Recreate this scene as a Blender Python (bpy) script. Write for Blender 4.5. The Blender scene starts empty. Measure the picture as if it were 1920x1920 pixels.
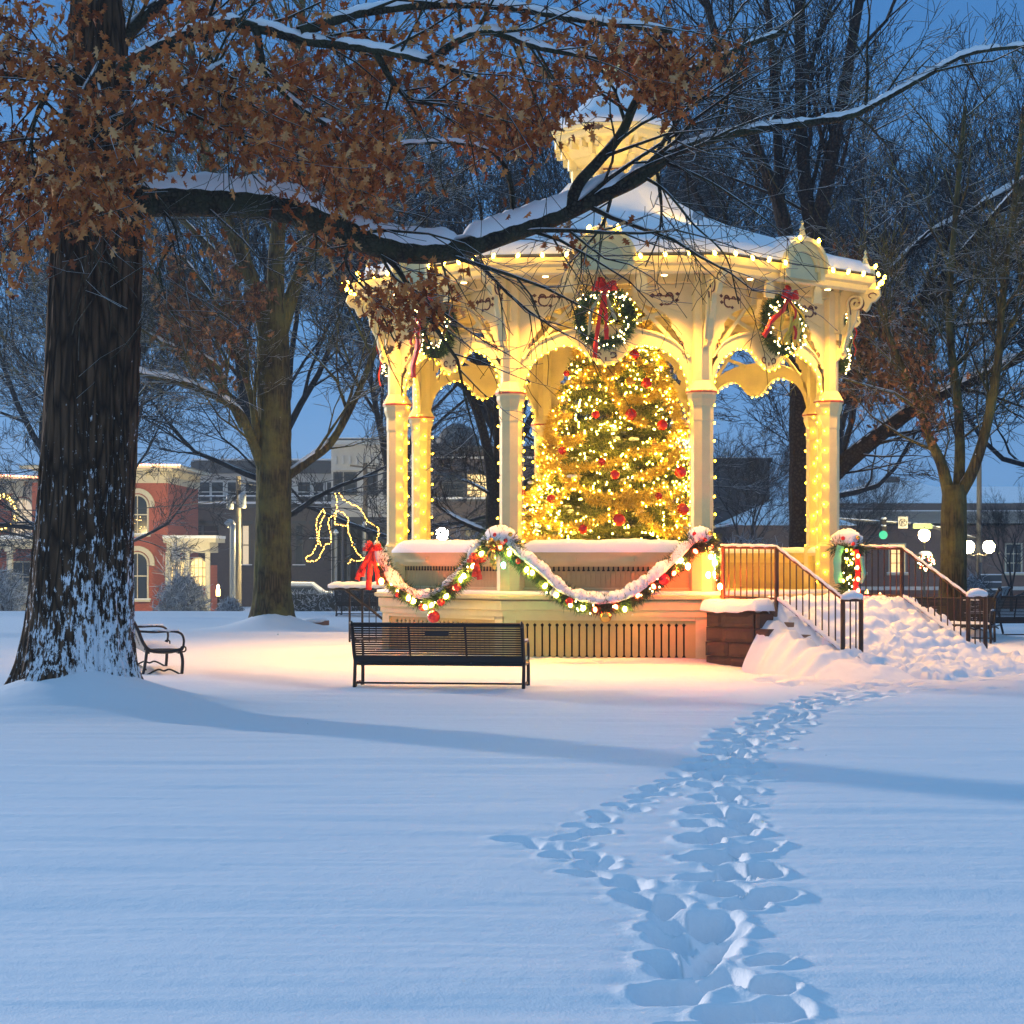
import bpy, math, random
import numpy as np
from mathutils import Vector, Matrix
from mathutils.geometry import tessellate_polygon

PI = math.pi
R = math.radians
sc = bpy.context.scene
COL = sc.collection
CAM_H = 1.55
FPX = 3600.0
HZ = 1045.0

# ------------------------------------------------------------------ camera
cam = bpy.data.objects.new('camera', bpy.data.cameras.new('camera'))
COL.objects.link(cam)
cam.location = (0, 0, CAM_H)
cam.rotation_euler = (PI / 2, 0, 0)
cam.data.sensor_width = 36
cam.data.lens = FPX / 1920 * 36
cam.data.shift_y = (HZ - 960) / 1920
cam.data.clip_end = 2000
cam.data.clip_start = 0.1
sc.camera = cam

# ------------------------------------------------------------------ sky, low sun
SUN_EL, SUN_AZ = R(11), R(-47)           # azimuth from +Y towards +X (negative = left)
w = bpy.data.worlds.new('World'); sc.world = w; w.use_nodes = True
nt = w.node_tree
sky = nt.nodes.new('ShaderNodeTexSky'); sky.sky_type = 'NISHITA'; sky.sun_disc = False
sky.sun_elevation = SUN_EL
sky.sun_rotation = SUN_AZ
sky.ozone_density = 6.5; sky.air_density = 1.3; sky.dust_density = 0.0; sky.altitude = 300
bg = nt.nodes['Background']
# dusk overcast: the clear-sky model toned by an even blue cloud layer
tc = nt.nodes.new('ShaderNodeTexCoord'); sx_ = nt.nodes.new('ShaderNodeSeparateXYZ'); nt.links.new(tc.outputs['Generated'], sx_.inputs[0])
rp = nt.nodes.new('ShaderNodeValToRGB'); nt.links.new(sx_.outputs[2], rp.inputs[0])
e_ = rp.color_ramp.elements
e_[0].position = 0.0; e_[0].color = (0.50, 1.55, 3.3, 1); e_[1].position = 0.62; e_[1].color = (0.60, 1.75, 3.3, 1)
n_ = e_.new(0.27); n_.color = (0.22, 0.92, 2.35, 1)
mx_ = nt.nodes.new('ShaderNodeMix'); mx_.data_type = 'RGBA'; mx_.inputs[0].default_value = 0.97
nt.links.new(sky.outputs[0], mx_.inputs[6]); nt.links.new(rp.outputs[0], mx_.inputs[7])
# paler fill added in the sky behind the viewer to light camera-facing sides
ym_ = nt.nodes.new('ShaderNodeMapRange'); ym_.inputs[1].default_value = 0.15; ym_.inputs[2].default_value = -0.9; ym_.inputs[3].default_value = 0.0; ym_.inputs[4].default_value = 1.0
nt.links.new(sx_.outputs[1], ym_.inputs[0])
gl_ = nt.nodes.new('ShaderNodeMix'); gl_.data_type = 'RGBA'; gl_.inputs[7].default_value = (1.25, 1.95, 2.9, 1)
nt.links.new(ym_.outputs[0], gl_.inputs[0]); nt.links.new(mx_.outputs[2], gl_.inputs[6])
nt.links.new(gl_.outputs[2], bg.inputs[0])
bg.inputs[1].default_value = 0.100
sun = bpy.data.objects.new('sun', bpy.data.lights.new('sun', 'SUN'))
COL.objects.link(sun)
sun.data.energy = 1.4
sun.data.angle = R(2.5)
sun.data.color = (1.0, 0.87, 0.76)
sd = Vector((math.sin(SUN_AZ) * math.cos(SUN_EL), math.cos(SUN_AZ) * math.cos(SUN_EL), math.sin(SUN_EL)))
sun.rotation_euler = sd.to_track_quat('Z', 'Y').to_euler()

sc.view_settings.view_transform = 'Standard'
sc.view_settings.look = 'None'
sc.view_settings.exposure = 1.15
sc.view_settings.gamma = 1
sc.render.engine = 'CYCLES'
cy = sc.cycles
cy.use_denoising = True
try: cy.denoiser = 'OPENIMAGEDENOISE'
except Exception: pass
cy.max_bounces = 5; cy.diffuse_bounces = 3; cy.glossy_bounces = 2; cy.transmission_bounces = 2
cy.transparent_max_bounces = 6; cy.volume_bounces = 0
cy.sample_clamp_indirect = 3.0; cy.sample_clamp_direct = 0.0
cy.use_light_tree = True
cy.caustics_reflective = False; cy.caustics_refractive = False

# ------------------------------------------------------------------ helpers
def at(px, py, Y):
    return Vector(((px - 960) / FPX * Y, Y, CAM_H + (HZ - py) / FPX * Y))

class MB:
    def __init__(s): s.V = []; s.F = []; s.n = 0
    def add(s, V, F, M=None):
        V = np.asarray(V, dtype=float).reshape(-1, 3)
        if M is not None:
            m = np.array(M); V = V @ m[:3, :3].T + m[:3, 3]
        s.V.append(V)
        if isinstance(F, np.ndarray): s.F.append(F + s.n)
        elif len(F):
            by = {}
            for f in F: by.setdefault(len(f), []).append(f)
            for k, l in by.items(): s.F.append(np.array(l, dtype=np.int64) + s.n)
        s.n += len(V)
        return s
    def box(s, c, d, rz=0, ry=0):
        x, y, z = d[0] / 2, d[1] / 2, d[2] / 2
        V = [(-x, -y, -z), (x, -y, -z), (x, y, -z), (-x, y, -z), (-x, -y, z), (x, -y, z), (x, y, z), (-x, y, z)]
        F = [(0, 3, 2, 1), (4, 5, 6, 7), (0, 1, 5, 4), (1, 2, 6, 5), (2, 3, 7, 6), (3, 0, 4, 7)]
        M = Matrix.Translation(c) @ Matrix.Rotation(rz, 4, 'Z') @ Matrix.Rotation(ry, 4, 'Y')
        return s.add(V, F, M)
    def tube(s, pts, r, n=8, sx=1.0):
        P = np.array([tuple(p) for p in pts], float)
        if np.isscalar(r): r = np.full(len(P), float(r))
        V, F = tubes_np([(P, np.asarray(r, float))], n)
        s.add(V, F)
        k = len(P)
        # end caps
        s.F.append(np.array([list(range(n))[::-1]]) + s.n - k * n)
        s.F.append(np.array([list(range((k - 1) * n, k * n))]) + s.n - k * n)
        return s
    def bar(s, a, b, wd, hg):
        a = Vector(a); b = Vector(b); d = b - a; L = d.length
        q = d.to_track_quat('X', 'Z')
        M = Matrix.Translation((a + b) / 2) @ q.to_matrix().to_4x4()
        x, y, z = L / 2, wd / 2, hg / 2
        V = [(-x, -y, -z), (x, -y, -z), (x, y, -z), (-x, y, -z), (-x, -y, z), (x, -y, z), (x, y, z), (-x, y, z)]
        F = [(0, 3, 2, 1), (4, 5, 6, 7), (0, 1, 5, 4), (1, 2, 6, 5), (2, 3, 7, 6), (3, 0, 4, 7)]
        return s.add(V, F, M)
    def lathe(s, prof, n=16, c=(0, 0, 0), ph=0.0, cap=True):
        V = []; F = []
        for (r, z) in prof:
            for i in range(n):
                a = ph + 2 * PI * i / n
                V.append((c[0] + r * math.sin(a), c[1] - r * math.cos(a), c[2] + z))
        for j in range(len(prof) - 1):
            for i in range(n):
                a, b = j * n + i, j * n + (i + 1) % n
                F.append((a, b, b + n, a + n))
        if cap:
            if prof[0][0] > 1e-4: F.append(tuple(range(n))[::-1])
            if prof[-1][0] > 1e-4: F.append(tuple(range((len(prof) - 1) * n, len(prof) * n)))
        return s.add(V, F)
    def ring8(s, prof, closed=False, ph=PI / 8):
        # profile of (apothem, z) swept round an octagon whose faces look along local multiples of 45 degrees
        k = 1 / math.cos(PI / 8)
        p = [(a * k, z) for a, z in prof]
        if closed: p = p + [p[0]]
        return s.lathe(p, 8, ph=ph, cap=False)
    def plate(s, outer, holes, y0, y1, M=None):
        # polygon in (x,z) given thickness along y
        loops = [list(outer)] + [list(h) for h in holes]
        tri = tessellate_polygon([[Vector((p[0], p[1], 0)) for p in l] for l in loops])
        flat = [p for l in loops for p in l]
        n = len(flat)
        V = [(p[0], y0, p[1]) for p in flat] + [(p[0], y1, p[1]) for p in flat]
        F = []
        for t in tri:
            a, b, c = [flat[i] for i in t]
            cr = (b[0] - a[0]) * (c[1] - a[1]) - (b[1] - a[1]) * (c[0] - a[0])
            t = tuple(t) if cr > 0 else tuple(t)[::-1]
            if abs(cr) < 1e-12: continue
            F.append(t); F.append(tuple(i + n for i in t[::-1]))
        o = 0
        for li, l in enumerate(loops):
            m = len(l)
            ar = sum(l[i][0] * l[(i + 1) % m][1] - l[(i + 1) % m][0] * l[i][1] for i in range(m))
            flip = (ar > 0) != (li == 0)
            for i in range(m):
                a, b = o + i, o + (i + 1) % m
                q = (a, a + n, b + n, b)
                F.append(q[::-1] if not flip else q)
            o += m
        if y0 > y1: F = [f[::-1] for f in F]
        return s.add(V, F, M)
    def ball(s, c, r, n=12, m=8, sz=1.0):
        prof = [(max(1e-5, r * math.sin(PI * j / m)), -r * sz * math.cos(PI * j / m)) for j in range(m + 1)]
        return s.lathe(prof, n, c, cap=False)
    def build(s, name, mat, parent=None, smooth=False, mats=None):
        me = bpy.data.meshes.new(name)
        V = np.concatenate(s.V) if s.V else np.zeros((0, 3))
        me.vertices.add(len(V)); me.vertices.foreach_set('co', V.ravel())
        if s.F:
            tot = np.concatenate([np.full(len(f), f.shape[1]) for f in s.F])
            lp = np.concatenate([f.ravel() for f in s.F])
            me.loops.add(len(lp)); me.loops.foreach_set('vertex_index', lp.astype(np.int32))
            st = np.concatenate([[0], np.cumsum(tot)[:-1]])
            me.polygons.add(len(tot)); me.polygons.foreach_set('loop_start', st.astype(np.int32))
            try: me.polygons.foreach_set('loop_total', tot.astype(np.int32))
            except Exception: pass
        me.update(calc_edges=True)
        me.validate()
        me.polygons.foreach_set('use_smooth', np.full(len(me.polygons), bool(smooth)))
        if mat: me.materials.append(mat)
        return put(name, me, parent)

def put(name, me, parent=None, loc=None, rz=0):
    o = bpy.data.objects.new(name, me); COL.objects.link(o)
    if parent is not None: o.parent = parent
    if loc is not None: o.location = loc
    if rz: o.rotation_euler = (0, 0, rz)
    return o

def tubes_np(branches, n, caps=False):
    """branches: list of (P[k,3], r[k]); returns V, quads"""
    groups = {}
    for P, r in branches: groups.setdefault(len(P), []).append((P, r))
    Vs = []; Fs = []; off = 0
    ang = np.arange(n) * 2 * PI / n
    ca, sa = np.cos(ang), np.sin(ang)
    for k, l in groups.items():
        if k < 2: continue
        P = np.stack([a[0] for a in l]); r = np.stack([a[1] for a in l])
        T = np.empty_like(P)
        T[:, 1:-1] = P[:, 2:] - P[:, :-2]; T[:, 0] = P[:, 1] - P[:, 0]; T[:, -1] = P[:, -1] - P[:, -2]
        T /= np.linalg.norm(T, axis=2, keepdims=True) + 1e-9
        ov = P[:, -1] - P[:, 0]; ov /= np.linalg.norm(ov, axis=1, keepdims=True) + 1e-9
        # one reference per branch, least aligned with its course
        ref = np.zeros_like(ov); idx = np.argmin(np.abs(ov), axis=1); ref[np.arange(len(ov)), idx] = 1
        ref = np.repeat(ref[:, None, :], k, axis=1)
        A = np.cross(T, ref); A /= np.linalg.norm(A, axis=2, keepdims=True) + 1e-9
        B = np.cross(T, A)
        V = P[:, :, None, :] + r[:, :, None, None] * (A[:, :, None, :] * ca[None, None, :, None] + B[:, :, None, :] * sa[None, None, :, None])
        m = len(l)
        Vs.append(V.reshape(-1, 3))
        bi = (np.arange(m) * k * n)[:, None, None]; ji = (np.arange(k - 1) * n)[None, :, None]
        i = np.arange(n)[None, None, :]; i2 = (np.arange(n) + 1)[None, None, :] % n
        a = bi + ji + i; b = bi + ji + i2
        Fs.append(np.stack([a, a + n, b + n, b], axis=-1).reshape(-1, 4) + off)
        off += m * k * n
    if not Vs: return np.zeros((0, 3)), np.zeros((0, 4), int)
    return np.concatenate(Vs), np.concatenate(Fs)

def tag(o, label=None, cat=None, group=None, kind=None):
    if label: o['label'] = label
    if cat: o['category'] = cat
    if group: o['group'] = group
    if kind: o['kind'] = kind
    return o

def thing(name, label, cat, loc=(0, 0, 0), rz=0, group=None):
    o = bpy.data.objects.new(name, None); COL.objects.link(o)
    o.location = loc; o.rotation_euler = (0, 0, rz)
    return tag(o, label, cat, group)

def smoothpath(pts, k=6):
    P = [np.array(tuple(p), float) for p in pts]
    out = []
    for i in range(len(P) - 1):
        p0 = P[i - 1] if i > 0 else 2 * P[0] - P[1]
        p1, p2 = P[i], P[i + 1]
        p3 = P[i + 2] if i + 2 < len(P) else 2 * P[-1] - P[-2]
        for j in range(k):
            t = j / k
            out.append(0.5 * ((2 * p1) + (p2 - p0) * t + (2 * p0 - 5 * p1 + 4 * p2 - p3) * t * t + (3 * p1 - p0 - 3 * p2 + p3) * t ** 3))
    out.append(P[-1])
    return np.array(out)

def resample(P, step):
    P = np.asarray(P, float)
    d = np.concatenate([[0], np.cumsum(np.linalg.norm(np.diff(P, axis=0), axis=1))])
    n = max(2, int(d[-1] / step) + 1)
    t = np.linspace(0, d[-1], n)
    return np.stack([np.interp(t, d, P[:, i]) for i in range(P.shape[1])], axis=1)

def vnoise(x, y, seed=0):
    xi = np.floor(x).astype(np.int64); yi = np.floor(y).astype(np.int64)
    fx = x - xi; fy = y - yi
    fx = fx * fx * (3 - 2 * fx); fy = fy * fy * (3 - 2 * fy)
    def h(a, b):
        n = (a * 374761393 + b * 668265263 + seed * 974634777) & 0x7fffffff
        n = ((n ^ (n >> 13)) * 1274126177) & 0x7fffffff
        n = n ^ (n >> 16)
        return (n & 0xffff) / 65535.0
    return (h(xi, yi) * (1 - fx) + h(xi + 1, yi) * fx) * (1 - fy) + (h(xi, yi + 1) * (1 - fx) + h(xi + 1, yi + 1) * fx) * fy
def fbm(x, y, o=4, seed=0):
    s = 0; a = 0.5
    for i in range(o):
        s = s + a * (vnoise(x, y, seed + i) * 2 - 1); x = x * 2.03 + 17.1; y = y * 2.03 - 5.7; a *= 0.5
    return s

# ------------------------------------------------------------------ materials
def newmat(name):
    m = bpy.data.materials.new(name); m.use_nodes = True
    return m, m.node_tree, m.node_tree.nodes['Principled BSDF']
def N(t, ty, **kw):
    n = t.nodes.new(ty)
    for k, v in kw.items():
        if k in n.inputs: n.inputs[k].default_value = v
        else: setattr(n, k, v)
    return n
def coords(t, sx=1, sy=1, sz=1):
    c = t.nodes.new('ShaderNodeTexCoord'); mp = t.nodes.new('ShaderNodeMapping')
    mp.inputs['Scale'].default_value = (sx, sy, sz)
    t.links.new(c.outputs['Object'], mp.inputs['Vector'])
    return mp.outputs[0]
def ramp(t, fac, stops):
    r = t.nodes.new('ShaderNodeValToRGB')
    e = r.color_ramp.elements
    while len(e) < len(stops): e.new(0.5)
    for i, (p, c) in enumerate(stops):
        e[i].position = p; e[i].color = (*c, 1) if len(c) == 3 else c
    t.links.new(fac, r.inputs[0])
    return r.outputs[0]
def mixc(t, fac, a, b):
    m = t.nodes.new('ShaderNodeMix'); m.data_type = 'RGBA'
    for inp, v in ((m.inputs[0], fac), (m.inputs[6], a), (m.inputs[7], b)):
        if isinstance(v, bpy.types.NodeSocket): t.links.new(v, inp)
        elif isinstance(v, (int, float)): inp.default_value = v
        else: inp.default_value = (*v, 1)
    return m.outputs[2]
def math_(t, op, a, b=0.0, c=0.0):
    m = t.nodes.new('ShaderNodeMath'); m.operation = op
    for i, v in enumerate((a, b, c)):
        if isinstance(v, bpy.types.NodeSocket): t.links.new(v, m.inputs[i])
        else: m.inputs[i].default_value = v
    return m.outputs[0]
def bump(t, b, h, strength=0.3, dist=0.02):
    n = t.nodes.new('ShaderNodeBump'); n.inputs['Strength'].default_value = strength; n.inputs['Distance'].default_value = dist
    t.links.new(h, n.inputs['Height']); t.links.new(n.outputs[0], b.inputs['Normal'])
def noise(t, vec, scale, detail=3, rough=0.55):
    n = t.nodes.new('ShaderNodeTexNoise'); n.inputs['Scale'].default_value = scale
    n.inputs['Detail'].default_value = detail; n.inputs['Roughness'].default_value = rough
    if vec is not None: t.links.new(vec, n.inputs['Vector'])
    return n.outputs[0]
def plain(name, col, rough=0.6, metal=0.0, var=0.12, scale=6.0, bmp=0.0, coat=0.0):
    m, t, b = newmat(name)
    b.inputs['Roughness'].default_value = rough; b.inputs['Metallic'].default_value = metal
    v = coords(t)
    f = noise(t, v, scale, 4)
    t.links.new(mixc(t, f, tuple(c * (1 - var) for c in col), tuple(min(1, c * (1 + var)) for c in col)), b.inputs['Base Color'])
    if bmp: bump(t, b, noise(t, v, scale * 6, 3), bmp, 0.01)
    if coat: b.inputs['Coat Weight'].default_value = coat
    return m
def emit(name, col, strength, base=(0.8, 0.8, 0.8)):
    m, t, b = newmat(name)
    b.inputs['Base Color'].default_value = (*base, 1)
    b.inputs['Emission Color'].default_value = (*col, 1); b.inputs['Emission Strength'].default_value = strength
    return m
def addsnow(t, b, base, lo=0.25, hi=0.6, sc_=3.0):
    """snow lying on faces that look up"""
    g = t.nodes.new('ShaderNodeNewGeometry'); s = t.nodes.new('ShaderNodeSeparateXYZ')
    t.links.new(g.outputs['Normal'], s.inputs[0])
    nz = noise(t, coords(t), sc_, 3)
    v = math_(t, 'ADD', s.outputs[2], math_(t, 'MULTIPLY', math_(t, 'SUBTRACT', nz, 0.5), 0.8))
    mr = t.nodes.new('ShaderNodeMapRange'); mr.inputs[1].default_value = lo; mr.inputs[2].default_value = hi
    t.links.new(v, mr.inputs[0])
    return mixc(t, mr.outputs[0], base, (0.82, 0.86, 0.92))

def snow_mat(name='snow', bs=0.25, scale=14):
    m, t, b = newmat(name)
    b.inputs['Base Color'].default_value = (0.84, 0.87, 0.92, 1)
    b.inputs['Roughness'].default_value = 0.65
    b.inputs['Specular IOR Level'].default_value = 0.25
    v = coords(t)
    f = math_(t, 'ADD', noise(t, v, scale, 5, 0.6), math_(t, 'MULTIPLY', noise(t, v, scale * 9, 3, 0.6), 0.4))
    bump(t, b, f, bs, 0.02)
    return m
SNOW = snow_mat()
SNOWG = snow_mat('ground_snow', 0.42, 9)
CREAM = plain('cream_paint', (0.74, 0.63, 0.31), 0.5, bmp=0.08)
CREAM2 = plain('warm_white_paint', (0.78, 0.67, 0.32), 0.5, bmp=0.08)
TAN = plain('tan_paint', (0.56, 0.43, 0.19), 0.55, bmp=0.06)
OLIVE = plain('mustard_paint', (0.58, 0.43, 0.15), 0.55, bmp=0.06)
REDST = plain('oxide_red_paint', (0.38, 0.07, 0.03), 0.5)
MOTIF = plain('dark_cutwork', (0.10, 0.03, 0.02), 0.6)
DARK = plain('dark_void', (0.02, 0.016, 0.014), 0.9)
IRON = plain('black_iron', (0.012, 0.010, 0.011), 0.42, 0.3)
BRONZE = plain('bronze_rail_paint', (0.045, 0.024, 0.016), 0.4, 0.3)
GREYM = plain('grey_metal', (0.32, 0.35, 0.38), 0.5, 0.3)
DGREY = plain('dark_grey', (0.06, 0.065, 0.075), 0.7)
WOOD = plain('weathered_wood', (0.10, 0.09, 0.08), 0.8)
REDV = plain('red_velvet', (0.62, 0.02, 0.012), 0.6, var=0.25)
REDB = plain('red_bauble', (0.60, 0.012, 0.01), 0.14, 0.25, var=0.1, coat=0.6)
GOLDB = plain('gold_bauble', (0.85, 0.52, 0.10), 0.2, 0.8)
TEAL = plain('teal_ribbon', (0.10, 0.50, 0.42), 0.5)
WHITEP = plain('white_plastic', (0.75, 0.75, 0.72), 0.4)

def bark(name, c1, c2, sc_=9.0, stretch=0.12, snowamt=None, bs=0.9, lichen=None, topsnow=True, lo=0.3, hi=0.65):
    m, t, b = newmat(name)
    b.inputs['Roughness'].default_value = 0.9; b.inputs['Specular IOR Level'].default_value = 0.15
    v = coords(t, 1, 1, stretch)
    f = noise(t, v, sc_, 5, 0.65)
    vo = t.nodes.new('ShaderNodeTexVoronoi'); vo.feature = 'DISTANCE_TO_EDGE'; vo.inputs['Scale'].default_value = sc_ * 1.3
    # warp the cells a little
    t.links.new(v, vo.inputs['Vector'])
    crack = math_(t, 'MINIMUM', math_(t, 'MULTIPLY', vo.outputs['Distance'], 4.0), 1.0)
    col = ramp(t, f, [(0.25, c1), (0.75, c2)])
    col = mixc(t, crack, tuple(c * 0.45 for c in c1), col)
    if lichen:
        lf = noise(t, coords(t), 1.3, 5, 0.7)
        mr = t.nodes.new('ShaderNodeMapRange'); mr.inputs[1].default_value = 0.42; mr.inputs[2].default_value = 0.62
        t.links.new(lf, mr.inputs[0])
        col = mixc(t, mr.outputs[0], col, lichen)
    if topsnow: col = addsnow(t, b, col, lo, hi)
    if snowamt:
        # wind-driven snow caught in the furrows of the bark
        sn = noise(t, coords(t, 1, 1, 0.30), 24, 5, 0.75)
        big = noise(t, coords(t, 1, 1, 0.5), 1.5, 3, 0.5)
        g = t.nodes.new('ShaderNodeTexCoord'); s = t.nodes.new('ShaderNodeSeparateXYZ'); t.links.new(g.outputs['Object'], s.inputs[0])
        # more towards the foot, densest on one flank
        hh = t.nodes.new('ShaderNodeMapRange'); hh.inputs[1].default_value = 3.6; hh.inputs[2].default_value = -0.1
        hh.inputs[3].default_value = -0.10; hh.inputs[4].default_value = 0.17; t.links.new(s.outputs[2], hh.inputs[0])
        xx = math_(t, 'ABSOLUTE', math_(t, 'SUBTRACT', s.outputs[0], 0.10))
        xx = math_(t, 'MULTIPLY', math_(t, 'SUBTRACT', 0.25, xx), 0.13)
        val = math_(t, 'ADD', math_(t, 'ADD', sn, hh.outputs[0]), math_(t, 'ADD', xx, math_(t, 'MULTIPLY', math_(t, 'SUBTRACT', big, 0.5), 0.32)))
        mr = t.nodes.new('ShaderNodeMapRange'); mr.inputs[1].default_value = snowamt; mr.inputs[2].default_value = snowamt + 0.035
        t.links.new(val, mr.inputs[0])
        col = mixc(t, mr.outputs[0], col, (0.78, 0.82, 0.88))
    t.links.new(col, b.inputs['Base Color'])
    bump(t, b, math_(t, 'ADD', math_(t, 'MULTIPLY', crack, 0.6), f), bs, 0.03)
    return m
BARK_OAK = bark('furrowed_oak_bark', (0.040, 0.022, 0.012), (0.16, 0.09, 0.05), 9.5, 0.13, 0.60, 1.0, topsnow=False)
BARK_LIMB = bark('limb_bark', (0.025, 0.02, 0.015), (0.07, 0.06, 0.042), 14, 1.0, None, 0.6, lichen=(0.05, 0.055, 0.03), lo=0.55, hi=0.8)
BARK_MID = bark('mossy_bark', (0.045, 0.036, 0.02), (0.11, 0.09, 0.045), 12, 0.14, None, 0.7, lichen=(0.13, 0.12, 0.04), lo=0.5, hi=0.75)
BARK_TWIG = bark('twig_bark', (0.018, 0.015, 0.015), (0.05, 0.042, 0.036), 10, 1.0, None, 0.3, lo=0.68, hi=0.92)
BARK_FAR = bark('far_twig_bark', (0.018, 0.018, 0.022), (0.04, 0.04, 0.045), 6, 0.5, None, 0.2, lo=0.75, hi=1.0)

def random_island(name, stops, rough=0.8, metal=0.0, snow=None, trans=0.0):
    m, t, b = newmat(name)
    g = t.nodes.new('ShaderNodeNewGeometry')
    c = ramp(t, g.outputs['Random Per Island'], stops)
    if snow: c = addsnow(t, b, c, *snow)
    t.links.new(c, b.inputs['Base Color'])
    b.inputs['Roughness'].default_value = rough; b.inputs['Metallic'].default_value = metal
    b.inputs['Specular IOR Level'].default_value = 0.2
    return m
LEAF = random_island('rust_oak_leaves', [(0, (0.15, 0.038, 0.012)), (0.45, (0.42, 0.11, 0.024)), (0.8, (0.54, 0.20, 0.05)), (1, (0.62, 0.36, 0.16))], snow=(0.92, 1.08, 2.0))
LEAF2 = random_island('brown_leaves', [(0, (0.08, 0.035, 0.02)), (0.6, (0.22, 0.10, 0.045)), (1, (0.36, 0.2, 0.09))])
NEEDLE = random_island('fir_needles', [(0, (0.03, 0.055, 0.015)), (0.5, (0.10, 0.13, 0.03)), (1, (0.36, 0.36, 0.12))])
NEEDLEW = random_island('wreath_needles', [(0, (0.012, 0.035, 0.018)), (0.7, (0.03, 0.08, 0.035)), (1, (0.08, 0.15, 0.06))])
TINSEL = random_island('gold_tinsel', [(0, (0.60, 0.36, 0.03)), (0.5, (0.9, 0.60, 0.07)), (1, (1.0, 0.82, 0.25))], 0.35, 0.5)
TWIGSNOW = random_island('snowy_shrub_twigs', [(0, (0.10, 0.10, 0.11)), (0.5, (0.30, 0.33, 0.37)), (1, (0.62, 0.67, 0.74))], 0.8)

WARM = (1.0, 0.60, 0.11)
BULB = emit('warm_mini_bulb', (1.0, 0.52, 0.008), 24)
C9 = emit('warm_large_bulb', (1.0, 0.54, 0.03), 34)
C9W = emit('cool_white_large_bulb', (1.0, 0.52, 0.07), 125)
BRED = emit('red_bulb', (1.0, 0.05, 0.015), 40)
BGRN = emit('green_bulb', (0.05, 0.9, 0.35), 60)
TREEB = emit('tree_mini_bulb', (1.0, 0.56, 0.05), 74)
# ------------------------------------------------------------------ ground
GX, GY, GTH = 1.646, 31.0, 0.088        # gazebo centre and turn
MOUNDS = [(-4.45, 19.75, 0.46, 1.0), (-5.08, 40.8, 0.42, 0.85), (6.2, 42.0, 0.4, 1.2), (8.3, 36.0, 0.3, 0.9), (-0.44, 46.0, 0.3, 1.0), (-18.9, 60, 0.0, 2.0)]

def base_z(x, y):
    s = np.clip((y - 44) / 56, 0, 1); s = s * s * (3 - 2 * s)
    z = -1.5 * s - 0.004 * np.clip(y - 100, 0, 400)
    near = np.clip((60 - y) / 30, 0, 1)
    z = z + near * (0.045 * fbm(x * 0.22 + 3, y * 0.16, 3, 5) + 0.016 * fbm(x * 0.5, y * 3.2, 4, 9))
    for mx, my, h, r in MOUNDS:
        d = np.sqrt((x - mx) ** 2 + (y - my) ** 2)
        z = z + h * np.exp(-(d / r) ** 1.6)
    # snow banked against the gazebo
    d = np.sqrt((x - GX) ** 2 + (y - GY) ** 2)
    z = z + 0.13 * np.exp(-np.clip(d - 3.7, 0, 9) / 0.9) * (d > 2)
    # ploughed ridges beyond the lawn, left and right
    z = z + 0.10 * np.exp(-((y - 37.3 - 0.25 * fbm(x * 0.4, y * 0, 2, 2)) / 0.35) ** 2) * (x < 0)
    z = z + 0.16 * np.exp(-((y - 54 - 0.8 * fbm(x * 0.2, y * 0, 2, 3)) / 1.5) ** 2)
    return z

def gpt(px, py):
    Y = FPX * CAM_H / (py - HZ)
    return np.array([(px - 960) / FPX * Y, Y])

rg = random.Random(4)
PRINTS = []
def trail(pxs, step, lat, size, depth, jitter=0.05, seed=0):
    r_ = random.Random(seed)
    P = smoothpath([(*gpt(*p), 0) for p in pxs], 8)[:, :2]
    P = resample(P, step)
    for i in range(len(P)):
        t = P[min(i + 1, len(P) - 1)] - P[max(i - 1, 0)]; t = t / (np.linalg.norm(t) + 1e-9)
        nrm = np.array([-t[1], t[0]])
        sgn = 1 if i % 2 else -1
        c = P[i] + nrm * (sgn * lat + r_.gauss(0, jitter)) + t * r_.gauss(0, jitter)
        PRINTS.append((c[0], c[1], math.atan2(t[1], t[0]) + r_.gauss(0, 0.25), size * r_.uniform(.85, 1.25), size * .62 * r_.uniform(.85, 1.25), depth * r_.uniform(.7, 1.15)))
MAIN = [(1360, 1990), (1320, 1880), (1295, 1790), (1300, 1700), (1350, 1620), (1340, 1560), (1350, 1490), (1360, 1430), (1375, 1385), (1430, 1350), (1500, 1322), (1570, 1297), (1680, 1280), (1850, 1275)]
trail(MAIN, 0.31, 0.10, 0.115, 0.18, 0.03, 1)
trail([(x + 58 * (y - HZ) / 600, y + 14) for x, y in MAIN], 0.38, 0.07, 0.105, 0.17, 0.06, 2)
trail([(1010, 1573), (1070, 1600), (1130, 1640), (1230, 1690), (1290, 1740), (1250, 1850)], 0.27, 0.06, 0.11, 0.10, 0.03, 5)
trail([(1075, 1578), (1130, 1530), (1210, 1490), (1290, 1450), (1360, 1390)], 0.22, 0.06, 0.09, 0.08, 0.03, 6)
trail([(1110, 1610), (1120, 1600)], 0.2, 0.05, 0.1, 0.1, 0.03, 7)
for i in range(240):      # trampled ground at the foot of the steps
    x = rg.uniform(3.2, 8.6); y = rg.gauss(25.2, 1.0) + (x - 4) * 0.25
    PRINTS.append((x, y, rg.uniform(0, 3), .16 * rg.uniform(.7, 1.2), .08 * rg.uniform(.8, 1.4), rg.uniform(.03, .11)))

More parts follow.
